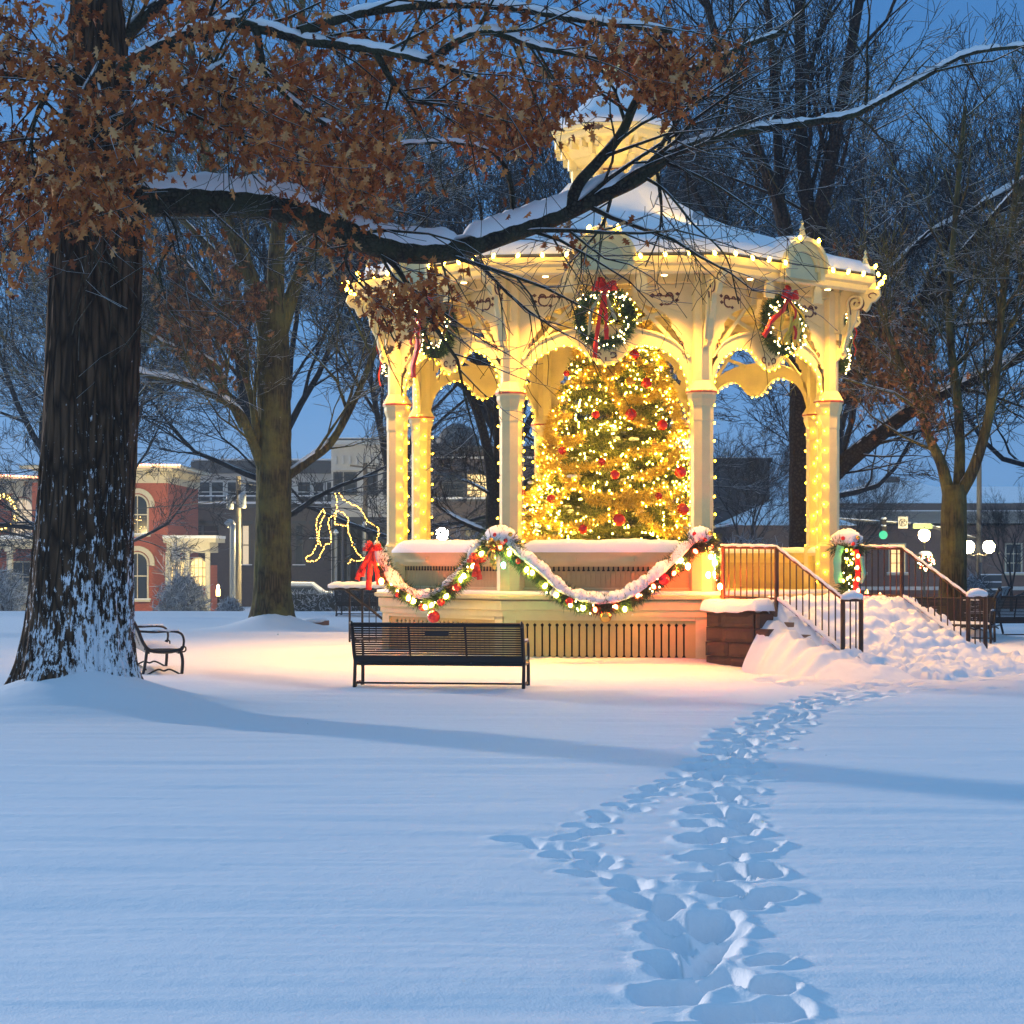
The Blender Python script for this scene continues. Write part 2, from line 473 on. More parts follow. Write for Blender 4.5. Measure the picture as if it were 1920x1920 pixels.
def axis(segs):
    out = []
    for a, b, st in segs:
        n = max(1, int(round((b - a) / st)))
        out += [a + (b - a) * i / n for i in range(n)]
    out.append(segs[-1][1]); return np.array(out)
gx = axis([(-400, -120, 28), (-120, -30, 6), (-30, -8, 0.8), (-8, -0.2, 0.12), (-0.2, 3.2, 0.018), (3.2, 8.5, 0.05), (8.5, 14, 0.25), (14, 40, 1.5), (40, 400, 30)])
ys = [-6, 0, 2.5, 4.0, 4.8]
y = 5.2
while y < 31: ys.append(y); y += 0.013 * max(1, (y / 7.0)) ** 1.25
while y < 60: ys.append(y); y += 0.25
while y < 130: ys.append(y); y += 1.2
ys += [140, 170, 230, 350, 600, 1200]
gy = np.array(ys)
XX, YY = np.meshgrid(gx, gy)
ZZ = base_z(XX, YY)
dep = np.zeros_like(ZZ); rim = np.zeros_like(ZZ); tr = np.zeros_like(ZZ)
for (cx, cy_, an, a, b, d) in PRINTS:
    i0, i1 = np.searchsorted(gx, [cx - 0.75, cx + 0.75]); j0, j1 = np.searchsorted(gy, [cy_ - 0.75, cy_ + 0.75])
    if i1 <= i0 or j1 <= j0: continue
    X = XX[j0:j1, i0:i1] - cx; Y = YY[j0:j1, i0:i1] - cy_
    wob = 0.30 * fbm(XX[j0:j1, i0:i1] * 6, YY[j0:j1, i0:i1] * 6, 3, 8)
    u = X * math.cos(an) + Y * math.sin(an); v = -X * math.sin(an) + Y * math.cos(an)
    q = np.sqrt((u / a) ** 2 + (v / b) ** 2) + wob
    q = np.clip(q, 0, None)
    p = d * 1.5 * np.exp(-q ** 2.5)
    dep[j0:j1, i0:i1] = np.maximum(dep[j0:j1, i0:i1], p)
    rim[j0:j1, i0:i1] = np.maximum(rim[j0:j1, i0:i1], d * 0.16 * np.exp(-((q - 1.55) / .45) ** 2))
    tr[j0:j1, i0:i1] = np.maximum(tr[j0:j1, i0:i1], np.exp(-(q / 2.1) ** 2) * min(1, d / .14))
ZZ = ZZ + rim * np.exp(-(dep / .02) ** 2) - dep + tr * (0.035 * fbm(XX * 7, YY * 7, 4, 21) - 0.012) + tr * 0.012 * np.sin(YY * 22 + 6 * fbm(XX * 2, YY * 2, 2, 4))
V = np.stack([XX, YY, ZZ], axis=-1).reshape(-1, 3)
ny, nx = XX.shape
ii = np.arange(nx - 1)[None, :] + (np.arange(ny - 1) * nx)[:, None]
F = np.stack([ii, ii + 1, ii + 1 + nx, ii + nx], axis=-1).reshape(-1, 4)
g = MB().add(V, F).build('ground', SNOWG, smooth=True)
tag(g, 'deep blue white snow covering the park lawn with a trodden trail', None, None, 'structure')

def gz(x, y):
    return float(base_z(np.array([float(x)]), np.array([float(y)]))[0])

# ------------------------------------------------------------------ trees
def rndperp(d, rng):
    v = Vector((rng.gauss(0, 1), rng.gauss(0, 1), rng.gauss(0, 1)))
    v = v - d * v.dot(d)
    return v.normalized() if v.length > 1e-6 else Vector((1, 0, 0))

def grow(out, tips, rng, p, d, L, r0, lvl, mx, seg=0.5, wig=0.16, trop=0.02, ratio=0.55, kids=4, ang=0.75, rmin=0.004, endf=0.35):
    n = max(2, min(9, int(L / seg)))
    st = L / n
    pts = [p.copy()]; rad = [r0]; dirs = [d.copy()]
    for i in range(n):
        d = (d + Vector((rng.gauss(0, wig), rng.gauss(0, wig), rng.gauss(0, wig) + trop))).normalized()
        p = p + d * st
        pts.append(p.copy()); dirs.append(d.copy())
        rad.append(max(rmin, r0 * (1 - (1 - endf) * (i + 1) / n)))
    out.append((pts, rad, lvl))
    if lvl >= mx or L < 0.18:
        tips.append((pts[-1], dirs[-1])); tips.append((pts[len(pts) // 2], dirs[len(pts) // 2]))
        return
    spawn(out, tips, rng, pts, dirs, rad, L, lvl, mx, seg, wig, trop, ratio, kids, ang, rmin)

def spawn(out, tips, rng, pts, dirs, rad, L, lvl, mx, seg, wig, trop, ratio, kids, ang, rmin, t0=0.25):
    k = kids if isinstance(kids, int) else kids[min(lvl, len(kids) - 1)]
    n = len(pts) - 1
    for j in range(k):
        t = t0 + (1 - t0) * (j + rng.uniform(0.1, 0.9)) / k
        x = t * n; i = min(n - 1, int(x)); f = x - i
        q = pts[i].lerp(pts[i + 1], f)
        dd = dirs[min(i + 1, n)]
        a = ang * rng.uniform(0.65, 1.3)
        nd = (dd * math.cos(a) + rndperp(dd, rng) * math.sin(a)).normalized()
        l2 = L * ratio * rng.uniform(0.7, 1.25) * (1.15 - 0.5 * t)
        r2 = min((rad[i] * (1 - f) + rad[i + 1] * f) * 0.62, max(rmin, l2 * 0.017))
        grow(out, tips, rng, q, nd, l2, r2, lvl + 1, mx, seg * 0.75, wig * 1.1, trop, ratio, kids, ang, rmin)
    # the leader goes on
    if lvl > 0:
        grow(out, tips, rng, pts[-1], dirs[-1], L * ratio, rad[-1] * 0.9, lvl + 1, mx, seg * 0.75, wig, trop, ratio, kids, ang, rmin)

def limb(out, tips, rng, P, r0, r1, lvl, mx, kids, L=None, sub=0.35, t0=0.2, k=5, **kw):
    """a hand-laid limb through the given points that also carries grown branches"""
    S = smoothpath(P, k)
    n = len(S)
    pts = [Vector(a) for a in S]
    rad = [r0 + (r1 - r0) * (i / (n - 1)) ** 0.8 for i in range(n)]
    dirs = [(pts[min(i + 1, n - 1)] - pts[max(i - 1, 0)]).normalized() for i in range(n)]
    out.append((pts, rad, lvl))
    LL = sum((pts[i + 1] - pts[i]).length for i in range(n - 1)) if L is None else L
    a = dict(seg=0.5, wig=0.16, trop=0.02, ratio=0.55, ang=0.8, rmin=0.004); a.update(kw)
    for j in range(kids):
        t = t0 + (1 - t0) * (j + rng.uniform(0.1, 0.9)) / kids
        x = t * (n - 1); i = min(n - 2, int(x))
        q = pts[i].lerp(pts[i + 1], x - i)
        aa = a['ang'] * rng.uniform(0.6, 1.3)
        nd = (dirs[i] * math.cos(aa) + rndperp(dirs[i], rng) * math.sin(aa)).normalized()
        l2 = LL * sub * rng.uniform(0.6, 1.3)
        grow(out, tips, rng, q, nd, l2, min(rad[i] * 0.55, max(a['rmin'], l2 * 0.018)), lvl + 1, mx, a['seg'], a['wig'], a['trop'], a['ratio'], kw.get('gk', 4), a['ang'], a['rmin'])
    return pts, rad

def branch_mesh(out, sides_big=10, sides_small=4, thr=0.05):
    mb = MB()
    big = []; small = []
    for pts, rad, lvl in out:
        P = np.array([tuple(p) for p in pts]); r = np.array(rad, float)
        (big if r[0] > thr else small).append((P, r))
    for l, n in ((big, sides_big), (small, sides_small)):
        if l:
            V, F = tubes_np(l, n); mb.add(V, F)
    return mb

def trunk_mesh(P, Rr, n=40, flare=0.0, ridge=0.03, z0=0.0, seed=1, lobes=6, step=0.08):
    """tapered trunk with root flare and furrow ridges"""
    S = resample(np.array([(*p, r) for p, r in zip([tuple(q) for q in P], Rr)]), step)
    V = []; F = []
    m = len(S)
    a = np.arange(n) * 2 * PI / n
    for j in range(m):
        x, y, z, r = S[j]
        h = max(0, z - z0)
        fl = flare * np.exp(-h / 0.28) * (1 + 0.55 * np.cos(lobes * a + seed) + 0.3 * np.cos((lobes - 2) * a + 2 * seed))
        rr = r * (1 + ridge * 2 * (fbm(a * 0 + np.cos(a) * 4.2 + 9, np.sin(a) * 4.2 + z * 0.5, 4, seed))) + fl
        rr = rr + ridge * 0.9 * (1 - np.abs(vnoise(np.cos(a) * 8 + 20 + .25 * np.sin(z * 2.1), np.sin(a) * 8 + z * 0.9, seed + 7) - 0.5) * 4) + ridge * 0.3 * (vnoise(np.cos(a) * 15 + 20, np.sin(a) * 15 + z * 3.5, seed + 9) - .5)
        for i in range(n): V.append((x + rr[i] * math.cos(a[i]), y + rr[i] * math.sin(a[i]), z))
    idx = np.arange(n)
    for j in range(m - 1):
        F.append(np.stack([j * n + idx, j * n + (idx + 1) % n, (j + 1) * n + (idx + 1) % n, (j + 1) * n + idx], axis=-1))
    return MB().add(np.array(V), np.concatenate(F))

def snowcap(mb, pts, rad, rng, h=1.0, gap=0.25, w=0.92, minr=0.0):
    """snow lying along the top of a limb, broken here and there"""
    P = resample(np.array([(*tuple(p), r) for p, r in zip(pts, rad)]), 0.05)
    i = 0; n = len(P)
    while i < n - 4:
        ln = int(rng.uniform(18, 60)); j = min(n, i + ln)
        seg = P[i:j]; m = len(seg)
        if m > 5:
            k = 10; V = []; ph = rng.uniform(0, 50)
            for q in range(m):
                x, y, z, r = seg[q]
                t = seg[min(q + 1, m - 1)][:3] - seg[max(q - 1, 0)][:3]; t = t / (np.linalg.norm(t) + 1e-9)
                side = np.cross(t, (0, 0, 1)); ls = np.linalg.norm(side); side = side / (ls + 1e-9)
                steep = max(0.12, ls)
                e = min(1, (q + .3) / 3, (m - 1 - q + .3) / 3) ** 0.5
                hh = h * steep * e * (1 + 0.35 * float(fbm(np.array([q * 0.22 + ph]), np.array([0.5]), 3, 3)[0]))
                ww = w * r * e * steep ** 0.3
                for a in range(k):
                    an = 2 * PI * a / k
                    c, s = math.cos(an), math.sin(an)
                    up = r * 0.45 + (s * hh if s > 0 else s * r * 0.5) + 0.012 * math.sin(q * 1.3 + a * 2 + ph)
                    V.append(np.array((x, y, z)) + side * (c * ww) + np.array((0, 0, 1)) * up)
            idx = np.arange(k); Fs = []
            for q in range(m - 1): Fs.append(np.stack([q * k + idx, q * k + (idx + 1) % k, (q + 1) * k + (idx + 1) % k, (q + 1) * k + idx], axis=-1))
            mb.add(np.array(V), np.concatenate(Fs))
            mb.F.append(np.array([list(range(k))[::-1], list(range((m - 1) * k, m * k))]) + mb.n - m * k)
        i = j + (int(rng.uniform(1, 10)) if rng.random() < gap else 0)

OAKLEAF = [(0, 0), (.10, .10), (.26, .10), (.16, .22), (.14, .30), (.40, .40), (.18, .50), (.15, .58), (.30, .74), (.12, .76), (0, 1.0),
           (-.12, .76), (-.30, .74), (-.15, .58), (-.18, .50), (-.40, .40), (-.14, .30), (-.16, .22), (-.26, .10), (-.10, .10)]
def leaves_mesh(spots, rng, size=0.14, per=5, spread=0.12, mat=None):
    n = len(OAKLEAF)
    base = np.array([(x, y, 0.0) for x, y in OAKLEAF])
    mid = [(0, .3, -.03), (0, .6, -.02)]
    Vs = []; Fs = []; off = 0
    # halves folded along the midrib
    right = [0, 1, 2, 3, 4, 5, 6, 7, 8, 9, 10]; left = [10, 11, 12, 13, 14, 15, 16, 17, 18, 19, 0]
    tris = []
    c = n
    ring = list(range(n))
    for i in range(n): tris.append((ring[i], ring[(i + 1) % n], c))
    Lb = np.concatenate([base, [(0, .42, -0.05)]])
    T = np.array(tris)
    nr = np.random.RandomState(rng.randint(0, 1 << 30))
    for (p, d) in spots:
        for q in range(per):
            s = size * nr.uniform(0.6, 1.25)
            L = Lb.copy()
            L[:, 2] += nr.uniform(0.2, 0.9) * np.abs(L[:, 0]) + nr.uniform(-0.5, 0.5) * L[:, 1] ** 2     # curl
            L *= s
            # mostly hanging tips
            dr = np.array([nr.normal(0, .55), nr.normal(0, .55), -0.75 + nr.normal(0, .5)]); dr /= np.linalg.norm(dr)
            sd_ = np.cross(dr, nr.normal(size=3)); sd_ /= np.linalg.norm(sd_)
            up = np.cross(sd_, dr)
            M = np.stack([sd_, dr, up])
            o = np.array(tuple(p)) + nr.normal(size=3) * spread * np.array([1, 1, .8])
            Vs.append(L @ M + o); Fs.append(T + off); off += len(Lb)
    mb = MB()
    if Vs: mb.add(np.concatenate(Vs), np.concatenate(Fs))
    return mb

# --- the big oak in the foreground, left
rng = random.Random(11)
OX, OY = -4.38, 20.0
oak = thing('oak_tree', 'big foreground oak with snow-plastered trunk, rust leaves and a long snowy limb', 'tree', (OX, OY, 0))
off = Vector((OX, OY, 0))
def L_(pts): return [at(*p) - off for p in pts]
ct = [((px - 960) / FPX * OY - OX, 0, CAM_H + (HZ - py) / FPX * OY) for px, py in [(138, 1350), (145, 1240), (153, 1100), (161, 950), (168, 800), (176, 600), (182, 450), (188, 330), (186, 200), (182, 60), (180, -120)]]
cr = [0.60, 0.54, 0.50, 0.475, 0.465, 0.455, 0.455, 0.42, 0.33, 0.27, 0.18]
trunk_mesh(ct, cr, 190, 0.26, 0.032, 0.0, 3, 5, 0.035).build('trunk', BARK_OAK, oak, True)
oakout = []; tips = []; snowm = MB()
KW = dict(seg=0.35, wig=0.17, trop=-0.01, ratio=0.55, gk=4, ang=0.8, rmin=0.0035)
main, mr_ = limb(oakout, tips, rng, L_([(225, 385, 20), (285, 372, 20), (400, 374, 20.1), (520, 385, 20.3), (600, 412, 20.5), (680, 448, 20.7), (770, 470, 20.9), (860, 464, 21.1), (950, 436, 21.3), (1040, 405, 21.5), (1130, 362, 21.7), (1190, 335, 21.8), (1240, 300, 21.9)]), 0.215, 0.09, 1, 4, 16, L=4.6, sub=0.36, t0=0.12, **KW)
snowcap(snowm, main[3:-3], mr_[3:-3], rng, 0.20, 0.12, 0.97)
a1, ar1 = limb(oakout, tips, rng, L_([(1240, 300, 21.9), (1300, 270, 21.9), (1400, 245, 22.1), (1500, 232, 22.3), (1590, 218, 22.5), (1650, 190, 22.6), (1740, 140, 22.8), (1820, 100, 23), (1935, 85, 23.2)]), 0.075, 0.022, 2, 5, 15, L=4.0, sub=0.30, t0=0.0, **KW)
snowcap(snowm, a1, ar1, rng, 0.055, 0.3, 0.95)
a2, ar2 = limb(oakout, tips, rng, L_([(1066, 392, 21.5), (1085, 345, 21.5), (1120, 305, 21.5), (1165, 250, 21.6), (1190, 195, 21.6), (1215, 165, 21.7), (1300, 130, 21.8), (1400, 85, 22), (1470, 60, 22.2)]), 0.075, 0.03, 2, 5, 13, L=3.6, sub=0.32, t0=0.25, **KW)
snowcap(snowm, a2[2:], ar2[2:], rng, 0.04, 0.5, 0.8)
a3, ar3 = limb(oakout, tips, rng, L_([(962, 430, 21.3), (960, 360, 21.3), (945, 310, 21.2), (915, 282, 21.2), (860, 268, 21.2), (790, 268, 21.1), (730, 276, 21), (680, 300, 20.9)]), 0.035, 0.012, 2, 5, 8, L=2.2, sub=0.36, t0=0.2, **KW)
snowcap(snowm, a3[14:], ar3[14:], rng, 0.035, 0.3, 0.95)
# drooping sprays under the junction
for q in ([(1205, 330, 21.8), (1250, 360, 21.7), (1300, 420, 21.6), (1360, 480, 21.5), (1385, 570, 21.5)],
          [(1230, 310, 21.9), (1240, 380, 21.8), (1235, 440, 21.7), (1210, 500, 21.6)],
          [(1150, 355, 21.7), (1130, 420, 21.6), (1090, 470, 21.5), (1060, 500, 21.4)],
          [(1240, 300, 21.9), (1330, 340, 21.8), (1420, 400, 21.8), (1480, 450, 21.7)],
          [(1245, 300, 21.9), (1280, 200, 22), (1350, 180, 22), (1480, 170, 22.2)],
          [(1180, 210, 21.6), (1100, 160, 21.5), (1000, 120, 21.4), (900, 90, 21.3)],
          [(700, 452, 20.7), (740, 520, 20.6), (800, 560, 20.5), (850, 640, 20.5)],
          [(660, 440, 20.6), (650, 500, 20.5), (700, 560, 20.4), (740, 640, 20.4)],
          [(600, 405, 20.5), (560, 330, 20.4), (570, 240, 20.3), (620, 180, 20.2)]):
    limb(oakout, tips, rng, L_(q), 0.022, 0.007, 2, 4, 9, L=1.9, sub=0.42, t0=0.1, **KW)
# upper limbs
for q, r0 in (([(200, 150, 19.9), (300, 90, 19.7), (420, 45, 19.5), (500, 55, 19.3), (580, 78, 19.2), (680, 90, 19.2), (800, 115, 19.2), (900, 150, 19.3)], 0.10),
          ([(185, 190, 19.8), (110, 130, 19.4), (20, 140, 19.0), (-60, 120, 18.8)], 0.09),
          ([(190, 240, 19.8), (270, 200, 19.3), (360, 160, 18.9), (420, 120, 18.6)], 0.07),
          ([(480, 50, 19.3), (490, 110, 19.3), (500, 140, 19.3), (560, 200, 19.3), (640, 250, 19.3)], 0.045),
          ([(180, 260, 20.1), (100, 300, 20.0), (40, 330, 19.9), (-30, 420, 19.8)], 0.05),
          ([(182, 200, 19.7), (130, 260, 19.0), (120, 330, 18.5), (150, 400, 18.2)], 0.045), ([(184, 160, 19.6), (200, 230, 18.9), (230, 300, 18.6), (235, 380, 18.5)], 0.035), ([(184, 120, 19.6), (150, 190, 18.8), (175, 280, 18.4), (190, 370, 18.3)], 0.035), ([(182, 100, 19.6), (90, 170, 18.9), (60, 260, 18.6), (70, 350, 18.5)], 0.035),
          ([(185, 140, 20.2), (260, 40, 20.6), (380, -40, 21), (560, -80, 21.4)], 0.12),
          ([(800, 115, 19.2), (900, 60, 19.4), (1010, 90, 19.6), (1120, 110, 19.8)], 0.05),
          ([(700, 92, 19.2), (760, 180, 19.4), (850, 200, 19.6), (960, 230, 19.8)], 0.04),
          ([(560, 60, 19.2), (700, 20, 19.5), (900, 10, 19.9), (1100, 40, 20.2), (1260, 60, 20.4)], 0.06),
          ([(270, 360, 20), (330, 430, 19.8), (300, 500, 19.6), (310, 560, 19.5)], 0.018),
          ([(380, 55, 19.5), (420, 200, 19.2), (470, 290, 19.1)], 0.03)):
    P_, rr_ = limb(oakout, tips, rng, L_(q), r0, 0.02 if r0 > .04 else 0.008, 2, 4, 12, L=2.6, sub=0.38, t0=0.12, **KW)
    if r0 > 0.04: snowcap(snowm, P_[2:], rr_[2:], rng, 0.07, 0.4, 0.95)
branch_mesh(oakout, 12, 4, 0.04).build('branches', BARK_LIMB, oak, True)
snowm.build('limb_snow', SNOW, oak, True)
# leaves still hanging: dense over the trunk and the inner crown, thinning out to the right
LEAFZONES = [(150, 120, 360, 280, 1.4), (430, 170, 280, 170, .8), (170, 300, 120, 140, 1.5), (640, 300, 150, 190, .8), (800, 90, 260, 130, .7), (930, 190, 140, 110, .85), (1180, 115, 140, 105, 1.0),
             (660, 400, 90, 90, .85), (745, 530, 125, 95, .9), (30, 420, 80, 120, .45), (120, 330, 150, 110, .75), (290, 430, 60, 60, .35), (1090, 420, 80, 50, .4), (1000, 330, 120, 70, .2),
             (1330, 110, 60, 50, .35), (560, 60, 500, 100, .4), (1110, 240, 60, 60, .4)]
spots = []
for p, d in tips:
    wv = p + off
    px = 960 + FPX * wv.x / wv.y; py = HZ - FPX * (wv.z - CAM_H) / wv.y
    pr = max([z[4] * max(0, 1.25 - (((px - z[0]) / z[2]) ** 2 + ((py - z[1]) / z[3]) ** 2)) for z in LEAFZONES] + [0])
    for ex in ((440, 385, 190, 55), (870, 445, 150, 50), (1110, 370, 60, 50)):
        if abs(px - ex[0]) < ex[2] and abs(py - ex[1]) < ex[3]: pr *= .12
    if rng.random() < pr: spots.append((p, d))
print('oak tips', len(tips), 'leaf spots', len(spots))
rng.shuffle(spots); spots = spots[:4200]
leaves_mesh(spots, rng, 0.118, 6, 0.13).build('leaves', LEAF, oak)

# --- generic bare tree growth used for the other trees
def bare_tree(name, label, base, H, r0, stems, seed, mat, mxl=5, kids=(0, 5, 5, 4, 4), group=None, leaf=None, kw=None, trunk=True, snowcaps=False, trunkmat=None, foot=0.5, lk=10, rmin=0.006):
    """stems: list of (points in px,py,Y or local, r0, r1)"""
    rng = random.Random(seed)
    t = thing(name, label, 'tree', base, 0, group)
    out = []; tips = []; sm = MB()
    K = dict(seg=0.6, wig=0.15, trop=0.03, ratio=0.58, gk=4, ang=0.62, rmin=rmin)
    if kw: K.update(kw)
    o = Vector(base)
    for (P, ra, rb, nk, L, hascap) in stems:
        Q = [at(*p) - o for p in P]
        pts, rad = limb(out, tips, rng, Q, ra, rb, 1, mxl, nk, L=L, sub=0.42, t0=0.15, **K)
        if hascap: snowcap(sm, pts[2:], rad[2:], rng, min(0.15, ra * 1.0), 0.4, 0.9)
    return t, out, tips, sm, rng

# mid oak behind the first bench
b = (-5.1, 41.0, 0.0)
t, out, tips, sm, rng = bare_tree('oak_tree', 'mossy brown trunked tree with forked snowy limbs standing between brick house and gazebo', b, 16, .4, [
    ([(500, 900, 41), (470, 820, 40.6), (440, 765, 40.2), (350, 722, 39.6), (250, 700, 39), (150, 690, 38.5)], .13, .03, 12, 4.5, True),
    ([(455, 800, 40.4), (425, 740, 40.2), (400, 680, 40), (300, 640, 39.6), (230, 590, 39)], .08, .02, 8, 3.5, True),
    ([(495, 880, 41), (480, 800, 40.8), (470, 740, 40.7), (440, 650, 40.5), (400, 560, 40.3), (340, 480, 40)], .11, .03, 10, 4.5, True),
    ([(540, 890, 41), (580, 862, 41.2), (620, 830, 41.3), (660, 760, 41.4), (690, 690, 41.5), (715, 620, 41.6), (760, 540, 41.7), (800, 440, 41.8)], .12, .03, 12, 4.5, True),
    ([(505, 640, 41), (470, 520, 40.8), (420, 400, 40.5), (380, 260, 40.3), (360, 100, 40), (340, -60, 40)], .20, .05, 14, 5.5, False),
    ([(520, 640, 41), (560, 520, 41.2), (620, 400, 41.4), (660, 280, 41.6), (690, 120, 41.8)], .19, .05, 14, 5.5, False),
    ([(515, 600, 41), (520, 450, 41), (540, 300, 41), (560, 120, 41), (570, -60, 41)], .22, .06, 14, 5.5, False),
    ([(560, 520, 41.2), (600, 470, 41.3), (640, 440, 41.5), (720, 380, 41.8)], .08, .02, 8, 3.5, True),
    ([(470, 520, 40.8), (400, 470, 40.6), (330, 400, 40.2), (250, 330, 40), (200, 220, 39.8)], .09, .02, 9, 4.0, True)], 21, None)
ct = [((px - 960) / FPX * 41 + 5.1, 0, CAM_H + (HZ - py) / FPX * 41) for px, py in [(512, 1195), (511, 1120), (513, 1000), (514, 900), (515, 800), (514, 700), (512, 560)]]
trunk_mesh(ct, [.46, .39, .365, .36, .34, .35, .27], 56, .16, .03, 0.0, 5, 5).build('trunk', BARK_MID, t, True)
branch_mesh(out, 10, 4, .06).build('branches', BARK_MID, t, True)
sm.build('limb_snow', SNOW, t, True)
sp = [(p, d) for p, d in tips if rng.random() < max(0, 1.1 - ((p.x + .3) / 1.9) ** 2 - ((p.z - 7.2) / 2.2) ** 2) * .5]
leaves_mesh(sp[:330], rng, .17, 4, .12).build('leaves', LEAF2, t)

# the many-stemmed tree behind the gazebo, right
b = (6.2, 40.5, 0.0)
t, out, tips, sm, rng = bare_tree('maple_tree', 'tall many-stemmed bare tree rising behind the right of the gazebo with heavy low limbs', b, 17, .4, [
    ([(1500, 560, 40.5), (1470, 425, 40.5), (1452, 358, 40.5), (1398, 227, 40.3), (1340, 60, 40), (1310, -60, 40)], .20, .06, 14, 5.5, False),
    ([(1515, 560, 40.5), (1523, 435, 40.6), (1513, 372, 40.7), (1502, 220, 40.9), (1500, 0, 41), (1500, -80, 41)], .22, .08, 14, 5.5, False),
    ([(1522, 520, 40.5), (1534, 425, 40.4), (1555, 319, 40.3), (1580, 184, 40.1), (1612, 0, 40), (1630, -80, 40)], .22, .07, 14, 5.5, False),
    ([(1470, 425, 40.5), (1462, 354, 41), (1452, 142, 41.2), (1430, -60, 41.5)], .14, .06, 12, 5.0, False),
    ([(1512, 950, 40.5), (1560, 890, 40.2), (1640, 822, 39.8), (1720, 762, 39.4), (1800, 725, 39), (1930, 662, 38.6)], .25, .10, 14, 5.0, True),
    ([(1510, 830, 40.5), (1575, 745, 40.2), (1640, 665, 40), (1715, 590, 39.8), (1800, 480, 39.6), (1930, 330, 39.4)], .20, .07, 14, 5.5, True),
    ([(1510, 720, 40.5), (1570, 640, 40.8), (1640, 545, 41), (1720, 460, 41.3), (1850, 380, 41.5), (1990, 300, 41.5)], .15, .05, 12, 5.0, True),
    ([(1640, 665, 40), (1700, 640, 39.8), (1800, 610, 39.5), (1930, 600, 39)], .08, .03, 10, 4.0, True),
    ([(1508, 700, 40.5), (1440, 600, 41.5), (1370, 480, 42), (1290, 330, 42.5), (1250, 180, 42.5)], .14, .04, 12, 5.0, False)], 33, None)
ct = [((px - 960) / FPX * 40.5 - 6.2, 0, CAM_H + (HZ - py) / FPX * 40.5) for px, py in [(1512, 1200), (1511, 1050), (1510, 900), (1510, 700), (1512, 540)]]
trunk_mesh(ct, [.40, .34, .32, .31, .28], 40, .15, .03, 0.0, 7, 5).build('trunk', BARK_TWIG, t, True)
branch_mesh(out, 9, 4, .06).build('branches', BARK_TWIG, t, True)
sm.build('limb_snow', SNOW, t, True)
sp = []
for p, d in tips:
    wv = p + Vector(b); px = 960 + FPX * wv.x / wv.y; py = HZ - FPX * (wv.z - CAM_H) / wv.y
    if rng.random() < max(0, 1.1 - ((px - 1670) / 90) ** 2 - ((py - 680) / 130) ** 2) * .8 or (rng.random() < max(0, 1 - ((px - 1580) / 50) ** 2 - ((py - 500) / 50) ** 2)): sp.append((p, d))
leaves_mesh(sp[:700], rng, .15, 4, .14).build('leaves', LEAF2, t)

# right-hand tree by the benches
b = (8.3, 36.0, 0.0)
t, out, tips, sm, rng = bare_tree('maple_tree', 'slim bare tree with a snow-filled fork standing behind the benches at right', b, 15, .25, [
    ([(1780, 930, 36), (1765, 870, 36), (1742, 820, 35.9), (1715, 740, 35.8), (1680, 660, 35.6), (1640, 560, 35.4)], .13, .03, 10, 4.0, True),
    ([(1797, 930, 36), (1800, 840, 36.2), (1795, 740, 36.4), (1780, 600, 36.7), (1790, 420, 37), (1810, 200, 37.3)], .12, .04, 12, 4.5, False),
    ([(1800, 925, 36), (1825, 880, 35.9), (1850, 800, 35.8), (1870, 690, 35.6), (1880, 560, 35.5), (1900, 400, 35.3), (1920, 200, 35)], .13, .04, 12, 4.5, True),
    ([(1865, 700, 35.6), (1890, 620, 35.6), (1950, 520, 35.4)], .07, .02, 8, 4.0, True)], 44, None)
ct = [((px - 960) / FPX * 36 - 8.3, 0, CAM_H + (HZ - py) / FPX * 36) for px, py in [(1789, 1220), (1787, 1120), (1788, 1020), (1788, 950), (1788, 910)]]
trunk_mesh(ct, [.30, .235, .225, .22, .20], 36, .10, .03, 0.0, 9, 5).build('trunk', BARK_MID, t, True)
branch_mesh(out, 9, 4, .06).build('branches', BARK_MID, t, True)
sm.build('limb_snow', SNOW, t, True)
sp = [(p, d) for p, d in tips if p.z < 6.6 and rng.random() < .25]
leaves_mesh(sp[:160], rng, .13, 3, .12).build('leaves', LEAF2, t)

# tree behind the left opening of the gazebo
b = (-0.44, 46.0, 0.0)
t, out, tips, sm, rng = bare_tree('maple_tree', 'dark slim tree seen through the left opening of the gazebo with low snowy boughs', b, 12, .2, [
    ([(927, 960, 46), (915, 850, 46), (890, 760, 46), (850, 690, 46), (800, 600, 46), (760, 480, 46), (740, 340, 46)], .15, .03, 12, 4.5, True),
    ([(930, 950, 46), (935, 820, 46.2), (930, 700, 46.4), (920, 560, 46.6), (900, 380, 46.8)], .15, .04, 12, 4.5, False),
    ([(928, 1005, 46), (880, 985, 45.6), (850, 970, 45.2), (815, 945, 45)], .08, .02, 8, 2.0, True),
    ([(925, 930, 46), (900, 915, 45.6), (880, 905, 45.3), (865, 900, 45)], .05, .015, 6, 1.5, True)], 55, None)
ct = [((px - 960) / FPX * 46 + .44, 0, CAM_H + (HZ - py) / FPX * 46) for px, py in [(930, 1180), (929, 1050), (928, 950), (928, 900)]]
trunk_mesh(ct, [.26, .22, .20, .17], 30, .1, .03, 0.0, 9, 5).build('trunk', BARK_TWIG, t, True)
branch_mesh(out, 8, 4, .06).build('branches', BARK_TWIG, t, True)
sm.build('limb_snow', SNOW, t, True)

